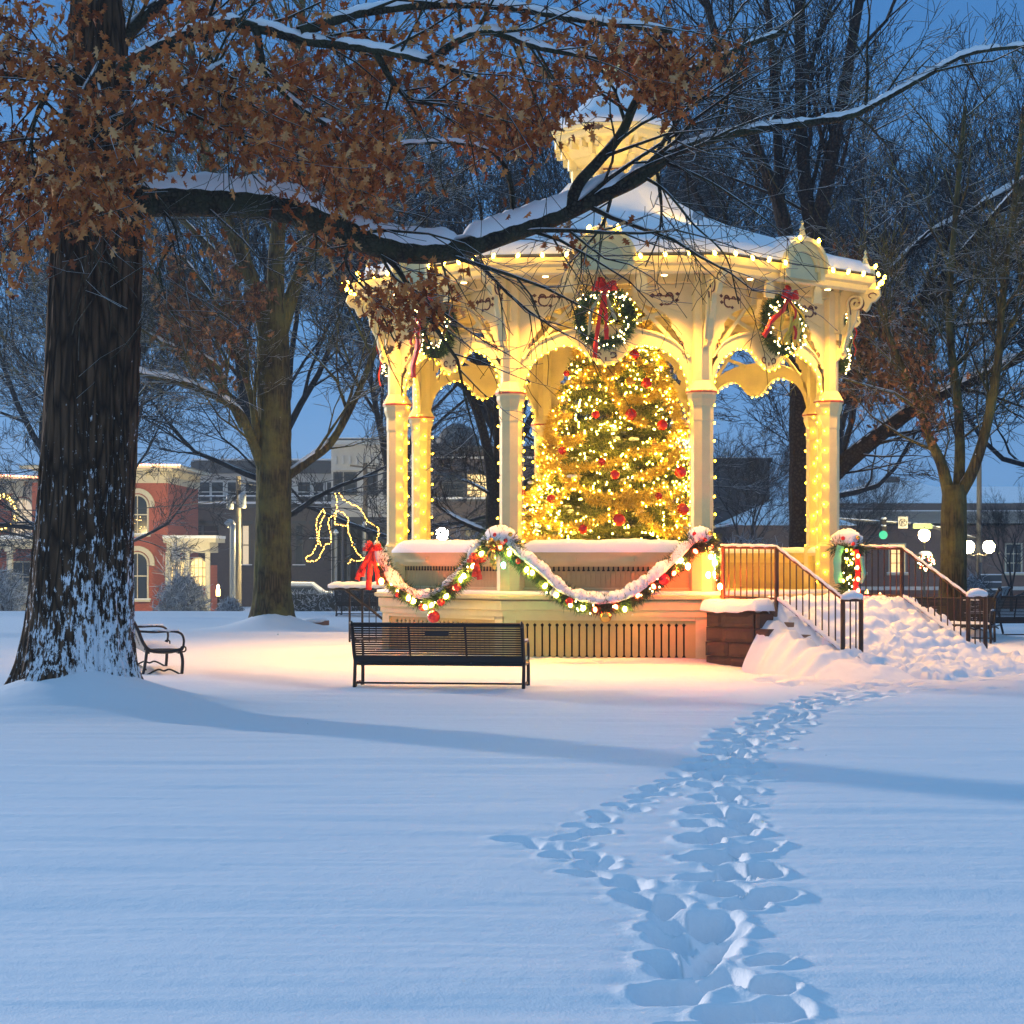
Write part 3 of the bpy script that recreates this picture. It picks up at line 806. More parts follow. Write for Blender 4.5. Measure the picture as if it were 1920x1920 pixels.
# --- farther bare trees: three grown forms, each copied with its own turn
def far_proto(seed, H, spread):
    rng = random.Random(seed); out = []; tips = []
    k = rng.randint(3, 5)
    h0 = H * rng.uniform(.18, .28)
    tr_ = [Vector((0, 0, -.3)), Vector((.05, 0, h0 * .5)), Vector((0, .05, h0))]
    tb = MB(); tb.tube([tuple(q) for q in tr_], [H * .014, H * .012, H * .011], 10)
    for i in range(k):
        a = 2 * PI * i / k + rng.uniform(-.4, .4)
        d = Vector((math.cos(a) * spread, math.sin(a) * spread, 1)).normalized()
        grow(out, tips, rng, tr_[-1], d, H * .42, H * .0078, 0, 5, 1.1, .12, .045, .60, (6, 5, 4, 4, 3), .55, .008)
    for i in range(3):
        a = rng.uniform(0, 6.28)
        grow(out, tips, rng, tr_[1].lerp(tr_[2], rng.random()), Vector((math.cos(a), math.sin(a), .45)).normalized(), H * .25, H * .006, 1, 5, .8, .14, .03, .6, (6, 5, 5, 4, 3), .6, .009)
    print('far tree branches', len(out))
    return tb, branch_mesh(out, 6, 3, .06)
protos = []
FAR = [  # px, Y, height, proto, spin, label
    (505, 66, 19, 0, 0.0, 'distant bare tree directly behind the mossy oak'),
    (955, 62, 19, 1, 0.8, 'distant bare tree behind the front left column of the gazebo'),
    (740, 78, 21, 2, 1.5, 'distant bare tree behind the leftmost column of the gazebo'),
    (1090, 75, 22, 0, 2.2, 'distant bare tree behind the gazebo and the left half of the fir'),
    (1205, 70, 21, 1, 3.0, 'distant bare tree behind the gazebo and the right half of the fir'),
    (1395, 88, 10, 2, 0.4, 'fine-twigged bare tree seen through the right opening of the gazebo'),
    (1990, 58, 18, 0, 4.4, 'distant bare tree high at the right edge'),
    (130, 62, 16, 1, 5.0, 'distant bare tree left of the foreground oak trunk'),
    (180, 84, 19, 2, 5.6, 'distant bare tree hidden behind the foreground oak trunk'),
    (1560, 80, 21, 0, 1.1, 'distant bare tree behind the many-stemmed tree'),
    (1600, 105, 9, 1, 2.7, 'small bare tree against the snowy roof right of the gazebo column'),
    (1897, 80, 6, 2, 2.0, 'small upright bare tree past the street lamps at far right'),
]
for i, (sd0, H0, s0) in enumerate([(101, 18, .40), (202, 18, .5), (303, 18, .34)]):
    tb, bm_ = far_proto(sd0, H0, s0)
    protos.append((tb, bm_, H0))
meshes = {}
for (px, Y, H, pi, spin, lab) in FAR:
    x = (px - 960) / FPX * Y
    t = thing('bare_tree', lab, 'tree', (x, Y, gz(x, Y)), spin, 'bare trees beyond the park')
    s = H / protos[pi][2]; t.scale = (s, s, s)
    if pi not in meshes:
        a = protos[pi][0].build('trunk', BARK_FAR, t, True); c = protos[pi][1].build('branches', BARK_FAR, t, True)
        meshes[pi] = (a.data, c.data)
    else:
        put('trunk', meshes[pi][0], t); put('branches', meshes[pi][1], t)
# ------------------------------------------------------------------ gazebo
GR = 3.6; GA = GR * math.cos(PI / 8); HW = GR * math.sin(PI / 8)      # corner radius, apothem, half bay
gaz = thing('gazebo', 'cream octagonal Victorian bandstand with snowy roof, cupola and lit fretwork arches', 'gazebo', (GX, GY, 0), -GTH)
DECK = 1.0; CAPZ = 3.92

def share(o, k, parent=None):
    c = o.copy(); COL.objects.link(c); c.parent = parent if parent is not None else o.parent
    c.rotation_euler = (0, 0, k * PI / 4); return c
def each8(o, skip=()):
    kids = list(o.children); res = {0: o}
    for k in range(1, 8):
        if k in skip: continue
        c = share(o, k, o.parent)
        for h in kids:
            d = h.copy(); COL.objects.link(d); d.parent = c
        res[k] = c
    return res

# deck, plinth mouldings
m = MB(); m.ring8([(0.01, DECK - .06), (GA + .30, DECK - .06), (GA + .34, DECK - .04), (GA + .34, DECK + .0), (GA + .30, DECK + .012), (0.01, DECK + .012)])
m.build('deck', CREAM, gaz)
m = MB(); m.ring8([(GA + .30, DECK + .013), (GA + .30, DECK + .05), (GA + .12, DECK + .07), (GA + .10, DECK + .013)])
m.build('ledge_snow', SNOW, gaz, True)
m = MB(); m.ring8([(GA + .26, DECK - .07), (GA + .28, DECK - .075), (GA + .28, DECK - .20), (GA + .25, DECK - .22), (GA + .25, DECK - .30), (GA + .22, DECK - .30)])
m.build('plinth_board', CREAM, gaz)
# skirt panel: boards with keyhole slots
fw = (GA + .20) * math.tan(PI / 8)
def slot(u, z0, z1):
    h = .012; dd = .028
    return [(u, z0 - dd), (u + dd, z0), (u + h, z0 + dd), (u + h, z1 - dd), (u + dd, z1), (u, z1 + dd), (u - dd, z1), (u - h, z1 - dd), (u - h, z0 + dd), (u - dd, z0)]
us = np.linspace(-fw + .34, fw - .34, 22)
m = MB(); m.plate([(-fw + .10, -.15), (fw - .10, -.15), (fw - .10, .71), (-fw + .10, .71)], [slot(u, .12, .58) for u in us], -(GA + .19), -(GA + .165))
sk = m.build('skirt_panel', OLIVE, gaz)
m = MB().box((0, -(GA + .06), .3), (2 * fw - .1, .04, .9)); v = m.build('backing', DARK, sk)
m = MB()
for s in (-1, 1):
    m.box((s * (fw - .09), -(GA + .20), .28), (.17, .05, .86))
m.box((0, -(GA + .203), .68), (2 * fw - .36, .05, .07))
m.build('frame', CREAM, sk)
each8(sk)

# columns, standing on the corners
m = MB(); c = (GR * math.sin(PI / 8), -GR * math.cos(PI / 8))
def colm(prof, n=8, mb=None):
    mb = mb or MB(); mb.lathe([(r / math.cos(PI / 8), z) for r, z in prof], 8, (c[0], c[1], 0), ph=0.0 + PI / 8 + PI / 8); return mb
col = colm([(.185, DECK), (.185, DECK + .72), (.16, DECK + .75), (.150, DECK + .78), (.150, CAPZ - .42), (.156, CAPZ - .40), (.156, CAPZ - .20), (.165, CAPZ - .18), (.19, CAPZ - .10), (.19, CAPZ - .04), (.208, CAPZ - .02), (.208, CAPZ + .03), (.195, CAPZ + .045), (.135, CAPZ + .16), (.135, 5.60)]).build('column', CREAM2, gaz)
colm([(.209, CAPZ - .014), (.213, CAPZ - .01), (.213, CAPZ + .010), (.209, CAPZ + .014)]).build('stripe', REDST, col)
# small fluted pilaster high on the outer face, and the pendants under the capital
ur = Vector((c[0], c[1], 0)).normalized(); us_ = Vector((-ur.y, ur.x, 0))
rot8 = math.atan2(ur.x, -ur.y)
m = MB()
def onface(u, dpt, z, su, sd_, sz):
    p = Vector((c[0], c[1], 0)) + ur * dpt + us_ * u; m.box((p.x, p.y, z), (su, sd_, sz), rz=rot8)
onface(0, .15, 5.30, .15, .05, .66); onface(-.045, .18, 5.32, .022, .02, .55); onface(0, .18, 5.32, .022, .02, .55); onface(.045, .18, 5.32, .022, .02, .55)
onface(0, .16, 5.62, .20, .10, .06); onface(0, .16, 5.55, .17, .08, .04); onface(0, .16, 4.98, .17, .08, .05); onface(0, .155, 4.90, .12, .06, .10); onface(0, .15, 4.82, .07, .05, .07)
m.build('pilaster', CREAM2, col)
COLS = each8(col)

# scrolled corbel plate reaching out under the eave along each corner
def corbel():
    rng_ = 0
    P = [(.10, 5.60), (1.10, 5.60), (1.12, 5.50), (1.02, 5.42), (.92, 5.40), (.86, 5.30), (.80, 5.26), (.74, 5.30), (.66, 5.32), (.60, 5.26), (.58, 5.14), (.50, 5.02), (.42, 4.94), (.40, 4.82),
         (.34, 4.72), (.36, 4.62), (.28, 4.56), (.24, 4.60), (.16, 4.54), (.10, 4.40)]
    return [(.10 + (x - .10) * .70, z) for x, z in P][::-1]
m = MB(); M = Matrix.Translation((c[0], c[1], 0)) @ Matrix.Rotation(rot8 - PI / 2, 4, 'Z')
m.plate(corbel(), [[(.25, 5.24), (.31, 5.32), (.34, 5.24), (.30, 5.12), (.25, 5.04), (.23, 5.14)], [(.18, 4.96), (.22, 4.94), (.21, 4.78), (.17, 4.72)]], -.035, .035, M)
cb = m.build('corbel', CREAM2, gaz)
m = MB()
S = [(.44 + .13 * math.cos(a) * (1 - k * .045), 5.40 + .13 * math.sin(a) * (1 - k * .045)) for k, a in enumerate(np.linspace(PI * 1.1, -PI * 1.9, 18))]
P2 = [(.24, 4.66), (.26, 4.80), (.31, 4.95), (.34, 5.10), (.33, 5.25)] + S[:]
pts = smoothpath([(x, 0, z) for x, z in P2], 3)
for sg in (-1, 1):
    mm = MB(); mm.tube([(x, sg * .05, z) for x, _, z in pts], .028, 6); m.add(mm.V[0], np.concatenate([f for f in mm.F if f.shape[1] == 4]), M)
m.build('scroll', CREAM2, cb, True)
m = MB()
for sg in (-1, 1):
    mm = MB(); mm.tube([(x + .03, sg * .042, z - .02) for x, _, z in pts[12:]], .012, 5); m.add(mm.V[0], np.concatenate([f for f in mm.F if f.shape[1] == 4]), M)
    mm = MB(); mm.tube([(.70 + .06 * math.cos(a), sg * .042, 5.50 + .04 * math.sin(a)) for a in np.linspace(0, 4.4, 8)], .008, 5); m.add(mm.V[0], np.concatenate([f for f in mm.F if f.shape[1] == 4]), M)
m.build('cutwork', MOTIF, cb, True)
each8(cb)

# frieze above the opening
m = MB(); m.box((0, -GA - .02, 5.56), (2 * HW - .22, .10, .16)); m.box((0, -GA - .05, 5.645), (2 * HW - .1, .20, .05)); m.box((0, -GA - .045, 5.49), (2 * HW - .24, .12, .03))
for s in (-1, 1):
    m.box((s * .42, -GA - .06, 5.45), (.10, .12, .34)); m.box((s * .42, -GA - .075, 5.61), (.15, .14, .05)); m.box((s * .42, -GA - .07, 5.27), (.12, .09, .04))
    m.box((s * .30, -GA - .035, 5.32), (.02, .05, .24))
fz = m.build('frieze', CREAM, gaz)
each8(fz)

# corner spandrels with dark scroll cutwork
def spand(s):
    P = [(HW - .13, 5.47), (.50, 5.47), (.44, 5.36), (.46, 5.24), (.60, 5.17), (.74, 5.12), (.86, 5.04), (.95, 4.94), (.94, 4.84), (1.00, 4.80), (1.03, 4.72), (1.08, 4.70), (1.06, 4.60), (1.12, 4.52), (1.08, 4.44),
         (1.14, 4.38), (1.19, 4.30), (1.20, 4.05), (HW - .12, 3.98)]
    P = [(s * x, z) for x, z in P]
    if s > 0: P = P[::-1]
    return P[::-1]
for s in (-1, 1):
    m = MB(); m.plate(spand(s), [], -GA - .03, -GA + .02)
    # raised field on the panel
    fld = [(s * x, z) for x, z in [(1.16, 5.40), (.62, 5.40), (.54, 5.34), (.56, 5.27), (.72, 5.20), (1.16, 5.04)]]
    if s > 0: fld = fld[::-1]
    m.plate(fld, [], -GA - .045, -GA - .031)
    sp_ = m.build('spandrel', CREAM, gaz)
    m = MB()
    def curl(cx, cz, r, a0, a1, n=10, th=.0125, shrink=.6):
        pts = []
        for i in range(n):
            f = i / (n - 1); a = a0 + (a1 - a0) * f; q = r * (1 - shrink * f)
            pts.append((s * (cx + q * math.cos(a)), -GA - .047, cz + q * math.sin(a)))
        m.tube(pts, th, 5)
    curl(.90, 5.27, .10, -2.2, 1.9); curl(.93, 5.30, .07, 3.4, 0.4); curl(.76, 5.30, .05, 0, 3.4)
    m.tube([(s * .98, -GA - .047, 5.30), (s * .70, -GA - .047, 5.31)], .010, 5)
    for (x, z, q) in ((.67, 5.31, .036), (1.03, 5.33, .028), (1.02, 5.24, .028), (.80, 5.18, .025)):
        dm = [(s * x - q * 1.3, z), (s * x, z - q), (s * x + q * 1.3, z), (s * x, z + q)]
        m.plate(dm, [], -GA - .052, -GA - .046)
    curl(1.07, 4.62, .045, -1.2, 3.6, 9, .010); curl(1.11, 4.48, .03, 2, -2.8, 8, .006)
    m.build('cutwork', MOTIF, sp_, True)
    each8(sp_)

# arched valance with a pendant centre
def valance():
    half = [(0, 4.325), (.07, 4.335), (.17, 4.37), (.23, 4.42), (.28, 4.48), (.36, 4.55), (.46, 4.60), (.56, 4.61), (.68, 4.59), (.82, 4.54), (.95, 4.46), (1.05, 4.36), (1.12, 4.24), (1.17, 4.10), (1.20, 3.98)]
    top = [(1.235, 3.98), (1.235, 4.30), (1.16, 4.46), (1.04, 4.60), (.88, 4.71), (.68, 4.80), (.46, 4.86), (.24, 4.89), (0, 4.90)]
    low = half; P = [(x, z) for x, z in low] + top
    P = P[:-1] + [(-x, z) for x, z in reversed(top[:-1])] + [(-x, z) for x, z in reversed(low)][:-1]
    P = [(0, 4.325)] + [(x, z) for x, z in half[1:]] + top + [(-x, z) for x, z in reversed(top[:-1])] + [(-x, z) for x, z in reversed(half[1:])]
    return P
m = MB(); m.plate(valance(), [], -GA - .03, -GA + .02)
va = m.build('arch_valance', CREAM2, gaz)
for s in (-1, 1):
    m = MB(); m.tube([(s * (.10 + .06 * math.cos(a) * (1 - i * .05)), -GA - .033, 4.47 + .05 * math.sin(a) * (1 - i * .05)) for i, a in enumerate(np.linspace(-2, 3.4, 12))], .010, 5)
    m.build('cutwork', MOTIF, va)
m = MB(); m.box((0, -GA - .033, 4.41), (.02, .008, .05)); m.build('cutwork', MOTIF, va)
m = MB()
arc = smoothpath([(-1.2, -GA - .035, 4.42), (-.95, -GA - .035, 4.67), (-.5, -GA - .035, 4.83), (0, -GA - .035, 4.88), (.5, -GA - .035, 4.83), (.95, -GA - .035, 4.67), (1.2, -GA - .035, 4.42)], 4)
m.tube(arc, .022, 6)
m.build('moulding', CREAM2, va, True)
each8(va)
# crossed laths between valance and frieze
for s in (-1, 1):
    for (p0, p1, dy) in (((1.16, 4.45), (.38, 5.30), 0), ((.98, 5.14), (.20, 4.86), .035)):
        m = MB(); m.bar((s * p0[0], -GA + dy, p0[1]), (s * p1[0], -GA + dy, p1[1]), .03, .055); each8(m.build('cross_lath', CREAM2, gaz))

# balustrade: rail, cushion of snow, boarded panel  (open on the stair bay, k = 1)
m = MB(); m.box((0, -GA - .02, 1.60), (2 * HW - .25, .34, .05)); m.box((0, -GA - .04, 1.53), (2 * HW - .28, .22, .10)); m.box((0, -GA - .03, 1.46), (2 * HW - .3, .14, .04))
rl = m.build('balustrade_rail', CREAM, gaz)
each8(rl, (1,))
for k in (0, 7, 6, 5, 4, 3, 2):
    m = MB(); rr = random.Random(k)
    n = 34; prof = []
    V = []
    for i in range(n):
        u = -HW + .14 + (2 * HW - .28) * i / (n - 1); e = min(1, (i + .5) / 3, (n - i - .5) / 3) ** .6
        hh = (.19 if k in (0, 7, 6) else .10) * e * (1 + .25 * float(fbm(np.array([i * .3 + k * 7.]), np.array([.5]), 3, 5)[0]))
        for a in np.linspace(0, PI, 9):
            V.append((u, -GA - .03 - .20 * math.copysign(abs(math.cos(a)) ** .6, math.cos(a)) * (.9 + .1 * e), 1.622 + hh * abs(math.sin(a)) ** .55))
    idx = np.arange(8)
    Fs = np.concatenate([np.stack([i * 9 + idx, (i + 1) * 9 + idx, (i + 1) * 9 + idx + 1, i * 9 + idx + 1], -1) for i in range(n - 1)])
    m.add(V, Fs)
    o = m.build('rail_snow', SNOW, gaz, True); o.rotation_euler = (0, 0, k * PI / 4)
m = MB()
nb = 34
for i in range(nb):
    u = -HW + .16 + (2 * HW - .32) * (i + .5) / nb
    m.box((u, -GA + .03, 1.24), ((2 * HW - .32) / nb - .008, .022, .42))
m.box((0, -GA + .05, 1.24), (2 * HW - .3, .01, .44))
bp = m.build('boarded_panel', TAN, gaz)
m = MB()
for i in range(nb):
    u = -HW + .16 + (2 * HW - .32) * (i + .5) / nb
    m.box((u, -GA + .014, 1.395), (.022, .008, .085)); m.box((u, -GA + .014, 1.36), (.038, .007, .022))
m.build('cutwork', DARK, bp)
m = MB(); m.box((0, -GA + .0, 1.045), (2 * HW - .3, .10, .07)); m.box((0, -GA - .03, 1.10), (2 * HW - .34, .05, .025)); m.box((0, -GA + .01, 1.43), (2 * HW - .3, .07, .03))
m.build('frame', CREAM, bp)
m = MB()
for s in (-1, 1):
    m.box((s * .42, -GA - .15, 1.525), (.075, .03, .065)); m.tube([(s * .42 + .02 * math.cos(a), -GA - .175, 1.52 + .03 * math.sin(a)) for a in np.linspace(0, 5, 8)], .008, 5)
m.build('bracket_hook', CREAM, bp)
each8(bp, (1,))

# ceiling, soffit, fascia, roof
OH = 3.98
m = MB(); m.ring8([(GA - .05, 5.56), (GA - .05, 5.60), (2.0, 6.05), (.3, 6.35), (.01, 6.36)])
m.build('ceiling', plain('ceiling_boards', (0.62, 0.50, 0.20), 0.6), gaz)
m = MB()
for k in range(8):
    a = (k + .5) * PI / 4
    m.bar((math.sin(a) * 3.4, -math.cos(a) * 3.4, 5.58), (math.sin(a) * .3, -math.cos(a) * .3, 6.24), .09, .16)
for k in range(8):
    for q in (2.5, 1.4):
        a0, a1 = (k + .5) * PI / 4, (k + 1.5) * PI / 4
        m.bar((math.sin(a0) * q, -math.cos(a0) * q, 5.62), (math.sin(a1) * q, -math.cos(a1) * q, 5.62), .07, .12)
m.build('rafters', CREAM2, gaz)
m = MB(); m.ring8([(GA + .12, 5.665), (GA + .3, 5.66), (OH - .26, 5.60), (OH - .17, 5.60), (OH - .17, 5.56), (OH - .11, 5.55), (OH - .08, 5.58), (OH - .08, 5.66), (OH - .02, 5.69), (OH, 5.74), (OH + .02, 5.79), (OH - .04, 5.80), (OH - .4, 5.82)])
ev = m.build('eave', CREAM, gaz)
m = MB(); m.ring8([(OH - .03, 5.80), (OH - .0, 5.805), (OH - .0, 5.835), (OH - .06, 5.84), (OH - .3, 5.90)]); m.build('drip_edge', DGREY, ev)
m = MB()
prof = [(OH - .05, 5.842), (OH - .07, 5.90), (OH - .16, 5.98), (3.8, 6.05), (3.4, 6.16), (3.1, 6.28), (2.7, 6.44), (2.2, 6.60), (1.8, 6.75), (1.45, 6.92), (1.1, 7.14), (.86, 7.36), (.72, 7.54), (.5, 7.6)]
k_ = 1 / math.cos(PI / 8)
V = []; NS = 96
for j, (a_, z) in enumerate(prof):
    for i in range(NS):
        th = 2 * PI * i / NS
        loc = ((th + PI / 8) % (PI / 4)) - PI / 8
        rr_ = a_ / math.cos(loc)
        rr_ = rr_ * (1 - .015 * float(fbm(np.array([math.cos(th) * 5 + 9]), np.array([math.sin(th) * 5 + j * .4]), 3, 4)[0]))
        V.append((rr_ * math.sin(th), -rr_ * math.cos(th), z + (.03 * float(fbm(np.array([math.cos(th) * 4 + 9]), np.array([math.sin(th) * 4 + j * .6]), 3, 6)[0]) if 0 < j < 12 else 0)))
Fs = np.concatenate([np.stack([j * NS + np.arange(NS), j * NS + (np.arange(NS) + 1) % NS, (j + 1) * NS + (np.arange(NS) + 1) % NS, (j + 1) * NS + np.arange(NS)], -1) for j in range(len(prof) - 1)])
m.add(V, Fs)
rf = m.build('roof', SNOW, gaz, True)
# half-round dormer hoods at the middle of each eave
m = MB()
n = 20
def arcpts(r, zc, n=20, x0=0): return [(x0 + r * math.cos(a), zc + r * math.sin(a)) for a in np.linspace(0, PI, n)]
zc = 5.72
outer = [(.43, 5.60)] + arcpts(.43, zc) + [(-.43, 5.60)]; inner = [(.33, 5.60)] + arcpts(.33, zc) + [(-.33, 5.60)]
ring_ = outer + inner[::-1]
m.plate(ring_, [], -OH - .10, -OH + .02)
o2 = [(.47, 5.70)] + arcpts(.47, zc) + [(-.47, 5.70)]; i2 = [(.415, 5.70)] + arcpts(.415, zc) + [(-.415, 5.70)]
m.plate(o2 + i2[::-1], [], -OH - .15, -OH - .05)
o3 = arcpts(.335, zc); i3 = arcpts(.28, zc)
m.plate(o3 + i3[::-1], [], -OH - .075, -OH - .02)
dm = m.build('dormer_hood', CREAM2, gaz)
m = MB(); m.plate([(.33, 5.60)] + arcpts(.33, zc) + [(-.33, 5.60)], [], -OH - .035, -OH - .018); m.build('tympanum', plain('pale_green_paint', (.52, .56, .34), .6), dm)
m = MB()      # barrel back into the roof, under snow
V = []
for j, (yy, rr_) in enumerate([(-OH + .02, .43), (-OH + .7, .42), (-OH + 1.5, .38)]):
    for x, z in arcpts(rr_, zc, 14): V.append((x, yy, z))
idx = np.arange(13)
m.add(V, np.concatenate([np.stack([j * 14 + idx, j * 14 + idx + 1, (j + 1) * 14 + idx + 1, (j + 1) * 14 + idx], -1) for j in range(2)]))
m.build('barrel', CREAM2, dm, True)
m = MB(); V = []
for j, (yy, rr_, hh) in enumerate([(-OH - .10, .44, .0), (-OH - .07, .45, .06), (-OH + .3, .46, .08), (-OH + .9, .46, .08), (-OH + 1.7, .42, .04)]):
    for a in np.linspace(.25, PI - .25, 14): V.append((rr_ * math.cos(a) * 1.02, yy, zc + (rr_ + hh) * math.sin(a)))
m.add(V, np.concatenate([np.stack([j * 14 + idx, j * 14 + idx + 1, (j + 1) * 14 + idx + 1, (j + 1) * 14 + idx], -1) for j in range(4)]))
m.build('hood_snow', SNOW, dm, True)
m = MB(); m.lathe([(.085, 0), (.06, .05), (.035, .12), (.03, .13), (.045, .15), (.02, .19), (.012, .22), (.024, .24), (.001, .29)], 8, (0, -OH - .03, zc + .45))
m.build('finial', CREAM2, dm)
each8(dm)
# corner pinnacles where the frieze meets the hood: little triangular gablet seen beside the hood
for s in (-1, 1):
    m = MB(); m.plate([(s * .52 - .10, 5.30), (s * .52 + .10, 5.30), (s * .52 + .08, 5.50), (s * .52, 5.62), (s * .52 - .08, 5.50)], [], -3.86, -3.82)
    each8(m.build('gablet', CREAM, gaz))

# cupola
m = MB(); m.ring8([(.70, 7.22), (.72, 7.40), (.60, 7.44), (.54, 7.48), (.54, 7.92), (.60, 7.96), (.66, 8.04), (.70, 8.06), (.82, 8.24), (.92, 8.30), (.94, 8.34), (.94, 8.42), (.98, 8.44), (.98, 8.50), (.9, 8.52)])
cp = m.build('cupola', CREAM2, gaz); cp.location.z = -.14
m = MB()
for k in range(8):
    a = k * PI / 4
    for q in range(6): m.box((math.sin(a) * .552, -math.cos(a) * .552, 7.55 + .06 * q), (.30, .03, .022), rz=a)
m.build('louvres', MOTIF, cp)
for k in range(8):
    a = (k + .5) * PI / 4; r1 = .58 / math.cos(PI / 8); m = MB()
    for (q, z, s_) in ((r1 + .02, 7.70, .40), (r1 + .08, 7.98, .20), (r1 + .2, 8.16, .20), (r1 + .3, 8.26, .1)):
        m.box((math.sin(a) * q, -math.cos(a) * q, z), (.07, .14, s_), rz=a)
    m.build('bracket', CREAM2, cp)
for k in range(8):
    a = k * PI / 4
    for u in (-.24, 0, .24):
        m = MB(); m.box((math.sin(a) * .86 + math.cos(a) * u, -math.cos(a) * .86 + math.sin(a) * u, 8.22), (.05, .16, .12), rz=a); m.build('modillion', CREAM, cp)
m = MB(); m.ring8([(.97, 8.51), (.96, 8.60), (.84, 8.72), (.60, 8.86), (.42, 9.04), (.30, 9.28), (.22, 9.34), (.05, 9.36)]); m.build('cap_snow', SNOW, cp, True)
m = MB(); m.lathe([(.16, 9.28), (.13, 9.5), (.2, 9.54), (.2, 9.6), (.09, 9.66), (.06, 9.9), (.1, 9.96), (.05, 10.04), (.001, 10.45)], 12); m.build('finial', CREAM2, cp)

# stone steps on the stair bay (local direction k=1), deep in snow
st = thing('stone_steps', 'snow-buried stone steps between two iron railings climbing to the gazebo', 'steps', (GX, GY, 0), -GTH + PI / 4)
m = MB()
hs = [(GA + .30, .84), (GA + 1.45, .84), (GA + 1.75, .66), (GA + 2.05, .50), (GA + 2.35, .34), (GA + 2.65, .18)]
d0 = GA + .345
for (d1, z) in hs[1:]:
    m.box((0, -(d0 + d1) / 2, z / 2 - .1), (2.75, d1 - d0 - .004, z + .2)); d0 = d1
m.build('tread', plain('weathered_brownstone', (0.20, 0.13, 0.09), 0.85, var=.35, scale=4, bmp=.4), st)
m = MB(); rc_ = random.Random(17)
for j in range(4):
    z = .06 + .205 * j; ln = (1.52, 1.40, 1.20, 1.02)[j]; y_ = 0
    while y_ < ln - .05:
        w_ = min(ln - y_, rc_.uniform(.28, .62)); dx = rc_.uniform(-.018, .018)
        M_ = Matrix.Translation((-1.52 + dx, -(GA + .36 + y_ + w_ / 2), z)) @ Matrix.Rotation(rc_.uniform(-.02, .02), 4, 'Z')
        hx_, hy_, hz_ = .15, w_ / 2 - .006, .098; V = []; k_b = 7
        for face in range(1):
            xs_ = np.linspace(-hy_, hy_, k_b); zs_ = np.linspace(-hz_, hz_, 5)
            for zz_ in zs_:
                for yy_ in xs_:
                    ed = min(1, (hy_ - abs(yy_)) / .03, (hz_ - abs(zz_)) / .03); V.append((-hx_ - .02 * ed + .025 * float(fbm(np.array([yy_ * 9 + j * 3 + y_]), np.array([zz_ * 9.]), 3, 5)[0]) * ed, yy_, zz_))
        F_ = [(q * k_b + i, q * k_b + i + 1, (q + 1) * k_b + i + 1, (q + 1) * k_b + i)[::-1] for q in range(4) for i in range(k_b - 1)]
        m.add(V, F_, M_); m.box(tuple(M_.translation), (2 * hx_ - .006, 2 * hy_, 2 * hz_)); y_ += w_
m.build('cheek_block', plain('brownstone_blocks', (0.085, 0.045, 0.03), 0.85, var=.5, scale=5, bmp=.5), st)
def snowsheet(x0, x1, y0, y1, hf, nx=50, ny=70):
    xs = np.linspace(x0, x1, nx); yy = np.linspace(y0, y1, ny)
    X, Y = np.meshgrid(xs, yy); Z = hf(X, Y)
    V = np.stack([X, Y, Z], -1).reshape(-1, 3)
    ii = np.arange(nx - 1)[None, :] + (np.arange(ny - 1) * nx)[:, None]
    return V, np.stack([ii, ii + 1, ii + 1 + nx, ii + nx], -1).reshape(-1, 4)
def stepsnow(X, Y):
    d = -Y - GA
    z = np.interp(d, [.34, 1.2, 1.5, 1.8, 2.1, 2.4, 2.7, 3.2, 3.9, 4.6], [.95, .93, .88, .72, .56, .42, .30, .17, .07, -.15])
    st_ = .05 * np.tanh(np.sin((d - 1.35) * 2 * PI / .3) * 2) * (d > 1.3) * (d < 3)
    z = z + st_ * .8 + .12 * fbm(X * 2.4, Y * 2.4, 4, 31) * (d > .8) + .10 * np.abs(fbm(X * 4, Y * 5, 3, 37)) * (d > 1) - .05 * (d > 1) * np.clip(fbm(X * 3, Y * 4, 3, 41) * 12 - 2.2, 0, 1)
    edge = np.clip((2.3 - X) / .7, 0, 1)
    z = z * edge ** .5 - (1 - edge) * .4
    # left of the near railing the bank slopes off to the lawn
    lf = np.clip((X + 2.05 + .3 * np.clip(d - 1.6, 0, 1)) / .55, 0, 1)
    bank = np.interp(d, [1.28, 1.42, 2.2, 2.7, 3.4, 4.4], [.84, .70, .38, .24, .12, -.15]) + .09 * fbm(X * 2.2, Y * 2.2, 4, 12) + .03 * np.sin(d * 22) * (d < 2.9)
    return np.where(X < -1.36, bank * lf ** .6 - (1 - lf) * .15, z)
V, F = snowsheet(-1.38, 2.3, -(GA + 4.5), -(GA + .345), stepsnow, 150, 190)
MB().add(V, F).build('snow', SNOW, st, True)
V, F = snowsheet(-2.35, -1.37, -(GA + 4.5), -(GA + 1.36), stepsnow, 30, 80)
MB().add(V, F).build('bank_snow', SNOW, st, True)
def cheeksnow(X, Y):
    d = -Y - GA
    z = .96 + .06 * fbm(X * 3, Y * 3, 3, 3)
    e = np.clip((.24 - np.abs(X + 1.55)) / .09, 0, 1) ** .5
    e2 = np.clip((1.42 - d) / .09, 0, 1) ** .5
    return z - (1 - e * e2) * .16
V, F = snowsheet(-1.79, -1.31, -(GA + 1.42), -(GA + .36), cheeksnow, 24, 60)
MB().add(V, F).build('cheek_snow', SNOW, st, True)

